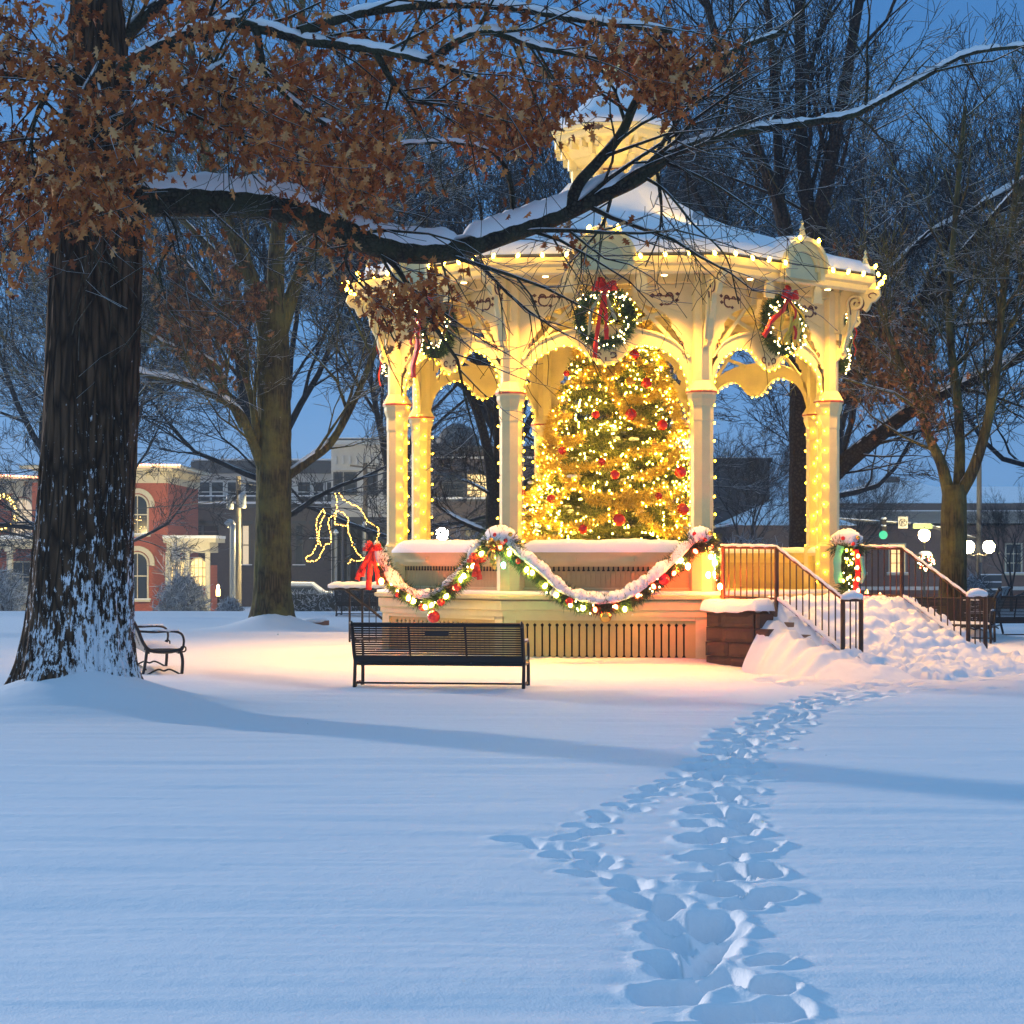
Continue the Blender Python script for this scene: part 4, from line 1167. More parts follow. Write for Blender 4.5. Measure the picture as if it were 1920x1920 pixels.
# iron stair railings
def stair_rail(name, label, xo, ext, parent_rz=-GTH + PI / 4, loc=(GX, GY, 0), d0=.35, flip=1, sn=True):
    t = thing(name, label, 'railing', loc, parent_rz, 'iron railings at the gazebo steps')
    zt = lambda d: float(np.interp(d, [0, 1.42, 2.62, 4], [1.70, 1.68, .98, .94]))
    zb = lambda d: float(np.interp(d, [0, 1.42, 2.62, 4], [.90, .88, .18, .0]))
    D = [d0, 1.42, 2.62, 2.62 + ext]
    P = [(xo, -(GA + d), zt(d)) for d in D[:3]] + [(xo + flip * ext, -(GA + 2.66), zt(2.62))]
    m = MB(); m.tube(P[:3], .022, 8); m.tube(P[2:], .022, 8); m.build('handrail', BRONZE, t, True)
    Pb = [(xo, -(GA + d), zb(d) + .10) for d in (d0, 1.42, 2.62)]
    m = MB(); m.tube(Pb, .016, 6); m.build('bottom_rail', BRONZE, t, True)
    mb = MB(); mb.box((0, 0, .5), (.014, .014, 1.0)); first = None
    d = d0 + .05; k = 0
    while d < 2.62 + ext:
        if d < 2.62: x, yy, top, bot = xo, -(GA + d), zt(d), zb(d) + .08
        else: x, yy, top, bot = xo + flip * (d - 2.62), -(GA + 2.66), zt(2.62), .02
        if first is None:
            first = mb.build('baluster', BRONZE, t); o = first
        else: o = put('baluster', first.data, t)
        o.location = (x, yy, bot); o.scale = (1, 1, top - bot)
        d += .115; k += 1
    pm = MB(); pm.tube([(0, 0, 0), (0, 0, 1)], .032, 8); f = None
    for (x, yy, top, bot) in ((xo, -(GA + .4), 1.70, .9), (xo, -(GA + 1.42), 1.68, .8), (xo, -(GA + 2.60), .98, -.05), (xo + flip * ext, -(GA + 2.66), .98, -.05)):
        o = pm.build('post', BRONZE, t, True) if f is None else put('post', f.data, t)
        f = f or o; o.location = (x, yy, bot); o.scale = (1, 1, top - bot)
    m = MB(); rr = random.Random(3)
    pp = [Vector(p) for p in P]
    for a_, b_ in ((0, 1), (1, 2)):
        q = [pp[a_].lerp(pp[b_], t_) + Vector((0, 0, .012)) for t_ in np.linspace(0, 1, 12)]
        snowcap(m, q, [.026] * 12, rr, .022, .5, 1.0)
    q = [pp[2].lerp(pp[3], t_) + Vector((0, 0, .012)) for t_ in np.linspace(-.15, 1.1, 12)]
    snowcap(m, q, [.06] * 12, rr, .09, .0, 1.2)
    q = [Vector(Pb[1]).lerp(Vector(Pb[2]), t_) for t_ in np.linspace(0, 1, 12)]
    snowcap(m, q, [.035] * 12, rr, .06, .0, 1.1)
    m.build('snow', SNOW, t, True)
    return t
stair_rail('stair_railing', 'bronze stair railing on the near side of the snowy steps, beside the garlanded column', -1.36, .30)
stair_rail('stair_railing', 'bronze stair railing on the far side of the snowy steps, near the benches', 1.36, .32)
# rail of the far stair, seen at left beyond the bench
t = thing('stair_railing', 'short dark railing with a flat snow-loaded top left of the gazebo', 'railing', at(617, 1045, 33.5) * 1 - Vector((0, 0, 1.55)), 0.0)
m = MB(); m.tube([(0.02, 0, 1.0), (.98, 0, 1.0)], .022, 8); m.tube([(.30, 0, .98), (1.0, .0, .42)], .022, 8); m.build('handrail', IRON, t, True)
m = MB(); m.tube([(0.36, 0, .14), (1.0, 0, .14)], .015, 6); m.build('bottom_rail', IRON, t, True)
for i, x in enumerate((.36, .58, .70, .82, .94)):
    MB().box((x, 0, .53), (.035 if i < 2 else .016, .035 if i < 2 else .016, .92)).build('baluster', IRON, t)
m = MB(); q = [Vector((x, 0, 1.02)) for x in np.linspace(-.02, 1.02, 12)]
snowcap(m, q, [.08] * 12, random.Random(5), .07, 0, 1.1); m.build('snow', SNOW, t, True)
# ------------------------------------------------------------------ lights and trimmings on the gazebo
GM = Matrix.Translation((GX, GY, 0)) @ Matrix.Rotation(-GTH, 4, 'Z')
SOFFIT_FILL_W = 290
OCT = [(0, 0, -1), (1, 0, 0), (0, -1, 0), (-1, 0, 0), (0, 1, 0), (0, 0, 1)]
def mini_mesh(name, r, mat, sz=1.3, n=6, mm=4):
    mb = MB(); mb.ball((0, 0, 0), r, n, mm, sz); me = bpy.data.meshes.new(name)
    o = mb.build(name, mat); me = o.data; bpy.data.objects.remove(o); me.name = name
    return me
MINI = mini_mesh('bulb', .0145, BULB)
def bulbs(parent, pts, me, rng=None, tilt=True):
    for p in pts[:100]:
        o = bpy.data.objects.new('bulb', me); COL.objects.link(o); o.parent = parent; o.location = p
        if rng and tilt: o.rotation_euler = (rng.uniform(-.5, .5), rng.uniform(-.5, .5), 0)

# mini-light strings round each opening
half = [(.03, 4.315), (.17, 4.355), (.26, 4.44), (.36, 4.53), (.46, 4.585), (.56, 4.595), (.68, 4.575), (.82, 4.52), (.95, 4.44), (1.05, 4.34), (1.11, 4.22), (1.155, 4.08), (1.17, 3.95)]
BAYN = {0: 'front middle opening of the gazebo', 1: 'gazebo opening above the steps', 7: 'front left opening of the gazebo', 2: 'right end opening of the gazebo', 6: 'left end opening of the gazebo',
        3: 'back right opening of the gazebo', 4: 'rear middle opening of the gazebo behind the fir', 5: 'back left opening of the gazebo'}
for k in range(8):
    rng = random.Random(60 + k)
    t = thing('string_lights', 'warm fairy lights framing the ' + BAYN[k], 'lights', (GX, GY, 0), -GTH + k * PI / 4, 'fairy light strings on the gazebo openings')
    front = k in (0, 1, 7, 2, 6)
    yy = -GA - .045
    path = [(x, yy, z) for x, z in half]
    arch = resample(smoothpath([(-p[0], p[1], p[2]) for p in reversed(path)] + path, 4), .115)
    pts = [Vector(p) + Vector((rng.gauss(0, .008), rng.gauss(0, .006), rng.gauss(0, .010))) for p in arch]
    for s in (-1, 1):
        z = 3.88; i = 0
        while z > (1.72 if k != 1 else 1.1):
            # the string wanders to and fro on the inner face of the column
            pts.append(Vector((s * (HW - .185), -GA + .02 * math.cos(k) - (.09 if i % 2 else -.06) + rng.gauss(0, .01), z))); z -= .115 + rng.uniform(0, .04); i += 1
    m = MB(); m.tube([(p[0], p[1] + .008, p[2]) for p in arch], .004, 4)
    for s in (-1, 1): m.tube([(s * (HW - .178), -GA + (.05 if i % 2 else -.07), 3.9 - i * .2) for i in range(11)], .0022, 4)
    m.build('wire', WHITEP, t)
    bulbs(t, pts, MINI, rng)

# large bulbs along the eave
C9M = mini_mesh('bulb', .026, C9, 1.6, 8, 6)
t = thing('string_lights', 'large warm bulbs standing along the snowy eave of the gazebo', 'lights', (GX, GY, 0), -GTH)
rng = random.Random(5)
pts = []
rc = (OH + .17) / math.cos(PI / 8)
wire = MB()
for k in range(8):
    a0, a1 = (k - .5) * PI / 4, (k + .5) * PI / 4
    P0 = Vector((math.sin(a0) * rc, -math.cos(a0) * rc, 5.77)); P1 = Vector((math.sin(a1) * rc, -math.cos(a1) * rc, 5.77))
    wire.tube([P0, P1], .008, 5)
    nb_ = 10
    for i in range(nb_):
        f = (i + .5) / nb_
        p = P0.lerp(P1, f); u = (f - .5) * (P1 - P0).length
        if abs(u) < .47:
            if i in (4, 5):
                an = PI / 2 - (u / .17) * .42
                rr_ = .50
                tdir = (P1 - P0).normalized()
                p = P0.lerp(P1, .5) + tdir * (rr_ * math.cos(an)) + Vector((0, 0, rr_ * math.sin(an) - .08))
            else: p.z += .12
        p.z += rng.uniform(-.01, .03)
        pts.append(p)
wire.build('wire', DARK, t)
bulbs(t, pts, C9M, rng)
# bulbs on the pinnacle at the right corner
# unseen lamps added under the soffit as warm fill for fretwork and snow
SL = emit('soffit_fill_lens', (1.0, .55, .18), 12)
slm = None
for k in range(16):
    a = (k // 2) * PI / 4 + (.22 if k % 2 else -.22); r_ = 3.86
    pz = 5.548
    p_ = (math.sin(a) * r_, -math.cos(a) * r_, pz)
    if slm is None:
        m = MB(); m.lathe([(.001, -.012), (.04, -.012), (.045, 0)], 10); t = m.build('soffit_fill_lamp', SL, gaz); slm = t.data
    else: t = put('soffit_fill_lamp', slm, gaz)
    t.location = p_
    L = bpy.data.lights.new('soffit', 'SPOT'); L.energy = SOFFIT_FILL_W; L.color = (1, .45, .08); L.spot_size = R(98); L.spot_blend = .85; L.shadow_soft_size = .04
    lo = bpy.data.objects.new('beam', L); COL.objects.link(lo); lo.parent = t; lo.location = (0, 0, -.03)
    out_ = Vector((math.sin(a), -math.cos(a), 0))
    dr_ = (Vector((0, 0, -1)) + out_ * .16).normalized(); lo.rotation_euler = (-dr_).to_track_quat('Z', 'Y').to_euler()
# the two flood lamps on the roof that light the cupola
for px, side, lab in ((983, -1, 'small flood lamp on the left slope of the gazebo roof aimed at the cupola'), (1288, 1, 'small flood lamp on the right slope of the gazebo roof aimed at the cupola')):
    a = side * .55
    p = Vector((math.sin(a) * 2.55, -math.cos(a) * 2.55, 6.66))
    wp = GM @ p
    t = thing('flood_lamp', lab, 'lamp', wp, 0, 'flood lamps on the gazebo roof')
    aim = (GM @ Vector((0, 0, 8.1)) - wp).normalized(); q = aim.to_track_quat('Z', 'Y').to_matrix().to_4x4()
    m = MB(); m.box((0, 0, 0), (.14, .10, .10)); o = m.build('housing', GREYM, t); o.rotation_euler = q.to_euler()
    m = MB(); m.box((0, 0, .056), (.12, .085, .01)); o = m.build('lens', emit('flood_lens', (1, .66, .22), 18), t); o.rotation_euler = q.to_euler()
    MB().tube([(0, 0, -.35), (0, 0, -.03)], .012, 6).build('stem', DARK, t)
    L = bpy.data.lights.new('flood', 'SPOT'); L.energy = 80; L.color = (1, .56, .07); L.spot_size = R(75); L.spot_blend = .5; L.shadow_soft_size = .05
    lo = bpy.data.objects.new('flood_beam', L); COL.objects.link(lo); lo.parent = t; lo.location = aim * .09
    lo.rotation_euler = (-aim).to_track_quat('Z', 'Y').to_euler()

# wreaths hung in the bays
def needles(mb, P, rng, n, ln, wd, spread, outw=0.5, droop=0.0):
    """blades sprouting from a path (array of points) with a tube-like spread"""
    P = np.asarray(P); nr = np.random.RandomState(rng.randint(0, 1 << 30))
    T = np.gradient(P, axis=0); T /= np.linalg.norm(T, axis=1, keepdims=True) + 1e-9
    i = nr.randint(0, len(P), n)
    d = nr.normal(size=(n, 3)); d /= np.linalg.norm(d, axis=1, keepdims=True)
    d2 = d - T[i] * (np.sum(d * T[i], 1, keepdims=True)) * outw
    d2[:, 2] -= droop; d2 /= np.linalg.norm(d2, axis=1, keepdims=True)
    o = P[i] + d2 * (spread * nr.uniform(0, 1, (n, 1)) ** .7) + nr.normal(size=(n, 3)) * .01
    L = ln * nr.uniform(.6, 1.3, (n, 1)); s = np.cross(d2, nr.normal(size=(n, 3))); s /= np.linalg.norm(s, axis=1, keepdims=True) + 1e-9
    V = np.stack([o - s * wd / 2, o + s * wd / 2, o + d2 * L], 1).reshape(-1, 3)
    mb.add(V, np.arange(n * 3).reshape(-1, 3))
def ribbon(mb, pts, w0, w1, th=.006, side=None):
    P = smoothpath(pts, 5); n = len(P); V = []
    for i in range(n):
        t_ = P[min(i + 1, n - 1)] - P[max(i - 1, 0)]; t_ /= np.linalg.norm(t_) + 1e-9
        sd_ = np.cross(t_, side if side is not None else (0, 1, 0)); sd_ /= np.linalg.norm(sd_) + 1e-9
        w_ = w0 + (w1 - w0) * i / (n - 1); nn = np.cross(sd_, t_)
        w_ *= 1 + .12 * math.sin(i * 1.7)
        off_ = nn * .02 * math.sin(i * .9)
        for a_, b_ in ((-1, -1), (1, -1), (1, 1), (-1, 1)): V.append(P[i] + off_ + sd_ * a_ * w_ / 2 + nn * b_ * th)
    idx = np.arange(4)
    F = np.concatenate([np.stack([i * 4 + idx, i * 4 + (idx + 1) % 4, (i + 1) * 4 + (idx + 1) % 4, (i + 1) * 4 + idx], -1) for i in range(n - 1)])
    mb.add(np.array(V), F); mb.F.append(np.array([[3, 2, 1, 0], [n * 4 - 4, n * 4 - 3, n * 4 - 2, n * 4 - 1]]) + mb.n - n * 4)
def bow(parent, c, s, tails, name='bow', mat=None, rng=None):
    m = MB(); cx, cy_, cz = c
    for a in (-2.5, -.6, -1.9, -.1, -3.1):
        ca, sa = math.cos(a), -math.sin(a)
        ribbon(m, [(cx, cy_, cz), (cx + ca * s * .6 - sa * s * .15, cy_ - s * .25, cz + sa * s * .6), (cx + ca * s, cy_ - s * .1, cz + sa * s * .9), (cx + ca * s * .55 + sa * s * .2, cy_ - s * .05, cz + sa * s * .35), (cx, cy_ - .01, cz)], s * .42, s * .42)
    for tx, tz, w_ in tails:
        ribbon(m, [(cx, cy_ - .02, cz), (cx + tx * .4, cy_ - .09, cz + tz * .35), (cx + tx * .8, cy_ - .07, cz + tz * .7), (cx + tx, cy_ - .08, cz + tz)], w_ * .6, w_)
    m.ball((cx, cy_ - .04, cz), s * .16, 8, 6)
    return m.build(name, mat or REDV, parent, True)
WMINI = mini_mesh('bulb', .010, emit('wreath_mini_bulb', (1.0, 0.70, 0.25), 12))
WRL = {0: ('full round lit fir wreath with a long red ribbon in the middle front bay', [(-.14, -.98, .07), (.03, -.72, .07)]),
       7: ('lit fir wreath seen aslant in the front left bay with red tails to one side', [(-.36, -.62, .06), (-.30, -1.12, .13)]),
       1: ('lit wreath tangled with gold and red ribbon in the bay over the steps', [(.05, -.62, .05), (-.62, -.62, .09)]),
       2: ('wreath seen edge-on at the right end of the gazebo', [(-.1, -.6, .06)]),
       6: ('wreath seen edge-on at the left end of the gazebo with a red ribbon', [(-.1, -1.0, .10)])}
for k, (lab, tails) in WRL.items():
    rng = random.Random(80 + k)
    t = thing('wreath', lab, 'wreath', (GX, GY, 0), -GTH + k * PI / 4, 'lit wreaths hung in the gazebo bays')
    wy = -3.62; wz = 4.96
    ringp = np.array([(.36 * math.sin(a), wy, wz + .36 * math.cos(a)) for a in np.linspace(0, 2 * PI, 60)])
    m = MB(); needles(m, ringp, rng, 5200, .085, .012, .07, .3); m.build('greenery', NEEDLEW, t)
    m = MB(); m.tube(ringp, .045, 8); m.build('ring', plain('wreath_core', (.02, .035, .015), .9), t, True)
    pts = []
    for i in range(68):
        a = rng.uniform(0, 2 * PI); q = rng.gauss(.36, .06); pts.append(Vector((q * math.sin(a), wy - rng.uniform(.07, .14), wz + q * math.cos(a))))
    bulbs(t, pts, WMINI, rng)
    bow(t, (0, wy - .14, wz + .40), .17, tails, rng=rng)
    m = MB(); ribbon(m, [(.0, wy - .14, wz + .38), (-.18, wy - .16, wz + .1), (-.22, wy - .14, wz - .25)], .04, .05); ribbon(m, [(.0, wy - .14, wz + .38), (.08, wy - .16, wz + .15), (.16, wy - .15, wz - .05)], .04, .05)
    if k == 1:
        for q in range(7): ribbon(m, [(.02, wy - .14, wz + .35), (rng.uniform(-.25, .25), wy - .2, wz + .1), (rng.uniform(-.25, .25), wy - .16, wz - .3)], .03, .05)
    m.build('gold_ribbon', TINSEL if k == 1 else plain('pale_green_ribbon', (.30, .38, .24), .4), t, True)
    MB().tube([(0, wy, wz + .36), (0, wy, 5.6)], .005, 4).build('hanger', DARK, t)

# garlands draped below the rail
def garland(name, label, pts, r, seed, bal, snow=1.0, group='snowy garlands on the gazebo', lightn=17, minin=22):
    rng = random.Random(seed)
    o = Vector(pts[0]); t = thing(name, label, 'garland', o, 0, group)
    P = resample(smoothpath([Vector(p) - o for p in pts], 8), .02)
    n = len(P)
    m = MB(); needles(m, P, rng, int(n * 75), .12, .013, r * .75, .2, .15); m.build('greenery', NEEDLEW, t)
    m = MB(); i = 0
    V = []; k = 12; ph = rng.uniform(0, 99)
    for i in range(n):
        T = P[min(i + 1, n - 1)] - P[max(0, i - 1)]; T /= np.linalg.norm(T) + 1e-9
        sd_ = np.cross(T, (0, 0, 1)); ls = np.linalg.norm(sd_)
        sd_ = sd_ / ls if ls > .15 else np.array([1., 0, 0]); ls = max(.45, ls)
        lump = 1 + .55 * float(fbm(np.array([i * .11 + ph]), np.array([.3]), 4, 3)[0])
        e = min(1, (i + 1) / 6, (n - i) / 6) ** .5
        upv = np.cross(sd_, T); upv = upv if upv[2] > 0 else -upv
        for a in range(k):
            an = 2 * PI * a / k; c_, s_ = math.cos(an), math.sin(an)
            b_ = 1 + .30 * float(fbm(np.array([i * .22 + ph]), np.array([a * .9 + 3.]), 3, 9)[0])
            rad = 1.0 * r * snow * e * lump * b_
            V.append(P[i] + sd_ * c_ * rad * .95 + (upv * .45 + np.array([0, 0, .55])) * ((s_ if s_ > 0 else s_ * .25) * rad * 1.0) + np.array([0, 0, r * .35]))
    idx = np.arange(k)
    F = np.concatenate([np.stack([i * k + idx, i * k + (idx + 1) % k, (i + 1) * k + (idx + 1) % k, (i + 1) * k + idx], -1) for i in range(n - 1)])
    m.add(np.array(V), F); m.build('snow', SNOW, t, True)
    meW = mini_mesh('bulb', .026, C9W, 1.5, 8, 6); meR = mini_mesh('bulb', .028, BRED, 1.4, 8, 6); meG = mini_mesh('bulb', .024, BGRN, 1.4, 8, 6)
    for i in range(lightn):
        f = (i + .5 + rng.uniform(-.3, .3)) / lightn; p = P[int(f * (n - 1))]
        me = meR if rng.random() < .22 else (meG if rng.random() < .06 else meW)
        b = bpy.data.objects.new('bulb', me); COL.objects.link(b); b.parent = t
        b.location = Vector(p) + Vector((rng.uniform(-.03, .03), -r * .75 - rng.uniform(0, .03), -r * rng.uniform(.3, 1.0))); b.rotation_euler = (rng.uniform(-.6, .6), rng.uniform(-.8, .8), 0)
    for i in range(minin):
        p = P[rng.randrange(n)]
        b = bpy.data.objects.new('mini_bulb', WMINI); COL.objects.link(b); b.parent = t
        b.location = Vector(p) + Vector((rng.uniform(-.05, .05), -r * rng.uniform(.7, 1.1), -r * rng.uniform(-.2, 1.1)))
    for (f, rr_, mat, dz) in bal:
        p = P[int(f * (n - 1))]
        m = MB(); m.ball((0, 0, 0), rr_, 16, 10); m.tube([(0, 0, rr_), (0, 0, rr_ + .02)], .012, 6)
        b = m.build('bauble', mat, t, True); b.location = Vector(p) + Vector((0, -r * .7, dz))
    return t
YF = GY - 3.82      # a little in front of the rail
garland('garland', 'snow-topped garland with red balls swagged across the front left rail', [at(703, 1022, 28.9), at(715, 1052, 28.85), at(745, 1100, 28.6), at(800, 1126, 28.2), at(850, 1098, 27.7), at(880, 1060, 27.4), at(925, 1003, 27.15)], .105, 7,
        [(.26, .055, REDB, -.10), (.42, .06, REDB, -.10), (.50, .095, REDB, -.26), (.56, .06, REDB, -.10), (.70, .06, REDB, -.08), (.82, .055, GOLDB, -.06), (.34, .045, REDB, -.08)])
garland('garland', 'heavy snow-laden garland swagged under the middle front rail with gold ball', [at(935, 1003, 27.0), at(965, 1040, 27.0), at(1010, 1075, 27.0), at(1060, 1118, 27.0), at(1125, 1135, 27.0), at(1180, 1122, 27.05), at(1225, 1090, 27.1), at(1262, 1060, 27.15), at(1312, 1010, 27.2)], .12, 8,
        [(.30, .05, WHITEP, -.08), (.38, .06, REDB, -.04), (.53, .085, GOLDB, -.16), (.80, .085, REDB, -.08), (.86, .06, GOLDB, -.1), (.12, .045, REDB, -.05)], 1.15)
garland('garland', 'short lit garland hanging down beside the column above the brick cheek of the steps', [at(1320, 1003, 27.3), at(1335, 1040, 27.5), at(1342, 1085, 27.6)], .07, 9, [(.5, .05, GOLDB, 0), (.95, .055, REDB, 0)], .8, lightn=8, minin=40)
# strong coloured bulbs of the garlands that tint the woodwork and the stone
STR = mini_mesh('bulb', .034, emit('strong_red_bulb', (1.0, .10, .012), 330), 1.4, 8, 6); STG = mini_mesh('bulb', .030, emit('strong_green_bulb', (.10, 1.0, .35), 90), 1.4, 8, 6)
gls = [o for o in COL.objects if o.name.startswith('garland')]
for (px, py, Y, me, q) in ((1350, 1100, 27.15, STR, 2), (1328, 1078, 26.95, STR, 2), (1290, 1062, 26.75, STR, 1), (715, 1090, 28.25, STR, 0), (944, 1060, 26.8, STG, 1)):
    b = bpy.data.objects.new('coloured_bulb', me); COL.objects.link(b); b.parent = gls[q]; b.location = at(px, py, Y) - gls[q].location
# snow cushions with greenery on the column feet
for (px, py, Y, r, lab) in ((940, 1006, 27.05, .20, 'snow-capped greenery bunch on the front column between the two garlands'), (1312, 1004, 27.25, .17, 'snow-capped greenery bunch on the column left of the steps'), (1588, 1012, 28.6, .20, 'snow-capped greenery bunch on the column right of the steps')):
    o = at(px, py, Y); t = thing('greenery_bunch', lab, 'decoration', o, 0, 'greenery bunches where the garlands meet the columns')
    rng = random.Random(px)
    m = MB(); V = []
    for j in range(11):
        for i in range(18):
            th = 2 * PI * i / 18; ph_ = PI * j / 10
            rr_ = r * (1 + .35 * float(fbm(np.array([math.cos(th) * 2 + 5]), np.array([math.sin(th) * 2 + j * .5]), 3, px)[0]))
            V.append((rr_ * math.sin(ph_) * math.cos(th) * 1.1, rr_ * math.sin(ph_) * math.sin(th), -rr_ * math.cos(ph_) * .75))
    idx = np.arange(18)
    m.add(np.array(V), np.concatenate([np.stack([j * 18 + idx, j * 18 + (idx + 1) % 18, (j + 1) * 18 + (idx + 1) % 18, (j + 1) * 18 + idx], -1) for j in range(10)])); m.build('snow', SNOW, t, True)
    m = MB(); needles(m, np.array([(x, -.05, -r * .5) for x in np.linspace(-r * .8, r * .8, 12)]), rng, 900, .12, .014, r * .7, 0, .3); m.build('greenery', NEEDLEW, t)
    for (dx, dz, mat) in ((-.09, .02, REDB), (.06, -.06, REDB), (.13, .03, GOLDB)):
        m = MB(); m.ball((0, 0, 0), .032, 10, 8); b = m.build('berry', mat, t, True); b.location = (dx, -r * .93, dz)
def bigbow(name, label, o, s, tails, mat=REDV):
    t = thing(name, label, 'bow', o, 0)
    bow(t, (0, 0, 0), s, tails, 'loops', mat); return t
bigbow('ribbon_bow', 'large red velvet bow with long tails at the left end of the gazebo rail', at(698, 1030, 28.5), .13, [(-.22, -.45, .08), (-.05, -.60, .09), (.10, -.52, .07), (-.14, -.40, .06)])
bigbow('ribbon_bow', 'small red bow tied on the front left garland near the column', at(893, 1052, 27.2), .12, [(-.03, -.22, .07), (.05, -.26, .08)])
bigbow('ribbon_bow', 'dull gold bow with brown tails on the front column by the greenery bunch', at(925, 1022, 26.85), .10, [(-.03, -.30, .05), (.02, -.34, .05), (-.12, -.2, .04)], GOLDB)
# hanging swag of candy colours at the right column
o = at(1587, 1030, 28.5); t = thing('hanging_garland', 'upright lit garland with red and teal ribbons at the column right of the steps', 'garland', o, 0)
rng = random.Random(77)
P = np.array([(x, 0, z) for x, z in zip(np.interp(np.linspace(0, 1, 40), [0, .5, 1], [0, .0, .02]), np.linspace(.05, -.92, 40))])
m = MB(); needles(m, P, rng, 2400, .12, .014, .09, .2, .1); m.build('greenery', NEEDLEW, t)
m = MB(); ribbon(m, [(.12, -.12, 0), (.15, -.14, -.3), (.11, -.13, -.55), (.13, -.14, -.8), (.08, -.13, -1.0)], .08, .07); m.build('red_ribbon', REDV, t, True)
m = MB(); ribbon(m, [(-.10, -.10, .05), (-.16, -.12, -.2), (-.13, -.12, -.5)], .10, .12); ribbon(m, [(.20, -.08, -.1), (.24, -.08, -.35), (.20, -.08, -.5)], .06, .06); m.build('teal_ribbon', TEAL, t, True)
for i in range(46):
    b = bpy.data.objects.new('bulb', WMINI if i % 3 else C9M if i % 6 else MINI); COL.objects.link(b); b.parent = t
    b.location = (rng.gauss(0, .05), -.13, rng.uniform(-.9, .0)); b.scale = (1.0,) * 3 if i % 3 else (.6,) * 3
meR = mini_mesh('red_bulb', .026, BRED, 1.3, 8, 6)
for i in range(5):
    b = bpy.data.objects.new('red_bulb', meR); COL.objects.link(b); b.parent = t; b.location = (.14 + rng.gauss(0, .02), -.17, -.1 - i * .17)

# ------------------------------------------------------------------ the fir inside
TX, TY = GX + 0.02, GY - 0.35; TB = DECK + .02; TH = 4.95
fir = thing('christmas_tree', 'big decorated fir glowing gold inside the gazebo', 'christmas tree', (TX, TY, TB), 0)
rng = random.Random(9)
m = MB(); m.tube([(0, 0, 0), (0, 0, TH * .97)], [.09, .02], 8); wood = m
nd = MB(); snw = MB(); surf = []
def fir_r(z):   # z 0..1 up the tree
    return 1.80 * (1 - z) ** .70 * (.96 if z > .08 else .85) + .02
for L in range(34):
    zf = .03 + .95 * (L / 34) ** .95; nbr = max(5, int(24 * (1 - zf) + 5))
    for b in range(nbr):
        a = rng.uniform(0, 2 * PI); z0 = zf * TH + rng.uniform(-.16, .16)
        ln = fir_r(zf) * rng.uniform(.78, 1.1); 
        dirx, diry = math.cos(a), math.sin(a)
        P = []
        for q in np.linspace(0, 1, 9): P.append((dirx * ln * q, diry * ln * q, z0 - .22 * ln * q + .20 * ln * q * q + (.25 * ln * q if zf > .6 else 0)))
        P = np.array(P); wood.tube(P[::4], [.016, .01, .004], 4)
        outer_ = resample(P[2:], .03)
        needles(nd, outer_, rng, int(130 * ln + 40), .085, .010, .035, .0, 0)
        # side sprays
        for sgn in (-1, 1):
            for q in (3, 4, 5, 6, 7):
                p0 = P[q]; l2 = .30 * ln * (1.25 - q / 9) + .08
                sd_ = np.array([-diry * sgn, dirx * sgn, 0]) * .75 + np.array([dirx, diry, 0]) * .6
                p1 = p0 + sd_ * l2 + np.array([0, 0, -.05 * l2 + rng.uniform(-.04, .05)])
                needles(nd, resample([p0, p1], .03), rng, int(95 * l2 + 16), .075, .009, .03, .0, 0)
                surf.append(p1)
        surf.append(P[-1]); surf.append(P[-2])
        # snow that drifted in on the front boughs
        if diry < -.35 and zf < .50 and rng.random() < .5:
            for q in range(3):
                pp = P[rng.randint(5, 8)] + np.array([rng.gauss(0, .06), rng.gauss(0, .03), .03]); snw.ball(tuple(pp), rng.uniform(.03, .065), 7, 5, .5)
wood.build('trunk', BARK_TWIG, fir, True); nd.build('needles', NEEDLE, fir); snw.build('bough_snow', SNOW, fir, True)
print('fir needles', sum(len(f) for f in nd.F))
# tinsel swags winding round
t = thing('tinsel_garland', 'fuzzy gold tinsel wound in swags round the decorated fir', 'tinsel', (TX, TY, TB), 0)
m = MB(); P = []
for q in range(58):
    f = (q + .5) / 58; z0 = .05 + .88 * f; a0 = q * 2.4 + rng.uniform(-.3, .3); da = rng.uniform(.5, 1.4) * rng.choice((-1, 1)); dz = rng.uniform(-.18, .18); sg_ = rng.uniform(.10, .38)
    pp_ = []
    for i in range(60):
        u = i / 59; z = min(.97, max(.02, z0 + dz * u - sg_ * 4 * u * (1 - u) / TH * (1.3 - f)))
        r_ = fir_r(z) * 1.0 + .02; a = a0 + da * u
        pp_.append((r_ * math.cos(a), r_ * math.sin(a), z * TH))
    needles(m, np.array(pp_), rng, 2100, .07, .009, rng.uniform(.04, .08), .1)
m.build('strands', TINSEL, t)
# fairy lights over the fir: the hundred nearest the viewer singly, the rest together
t = thing('string_lights', 'hundreds of tiny warm lights scattered over the decorated fir', 'lights', (TX, TY, TB), 0)
cand = []
for i in range(1900):
    p = np.array(surf[rng.randrange(len(surf))]) + np.array([rng.gauss(0, .05), rng.gauss(0, .05), rng.gauss(0, .05)])
    r0_ = math.hypot(p[0], p[1]) + 1e-6; tgt = fir_r(min(.99, max(0, p[2] / TH))) * rng.uniform(.86, 1.06)
    p[0] *= tgt / r0_; p[1] *= tgt / r0_
    cand.append(p)
cand.sort(key=lambda p: p[1])
TM = mini_mesh('bulb', .0105, TREEB, 1.2, 6, 4)
first = [c_ for c_ in cand[:450]]; rng.shuffle(first); ones = first[:100]; rest = first[100:] + cand[450:]
bulbs(t, [Vector(p) for p in ones], TM, rng)
m = MB()
for p in rest: m.ball(tuple(p), .0105, 5, 3, 1.2)
o = m.build('bulbs', TREEB, t); o['kind'] = 'stuff'
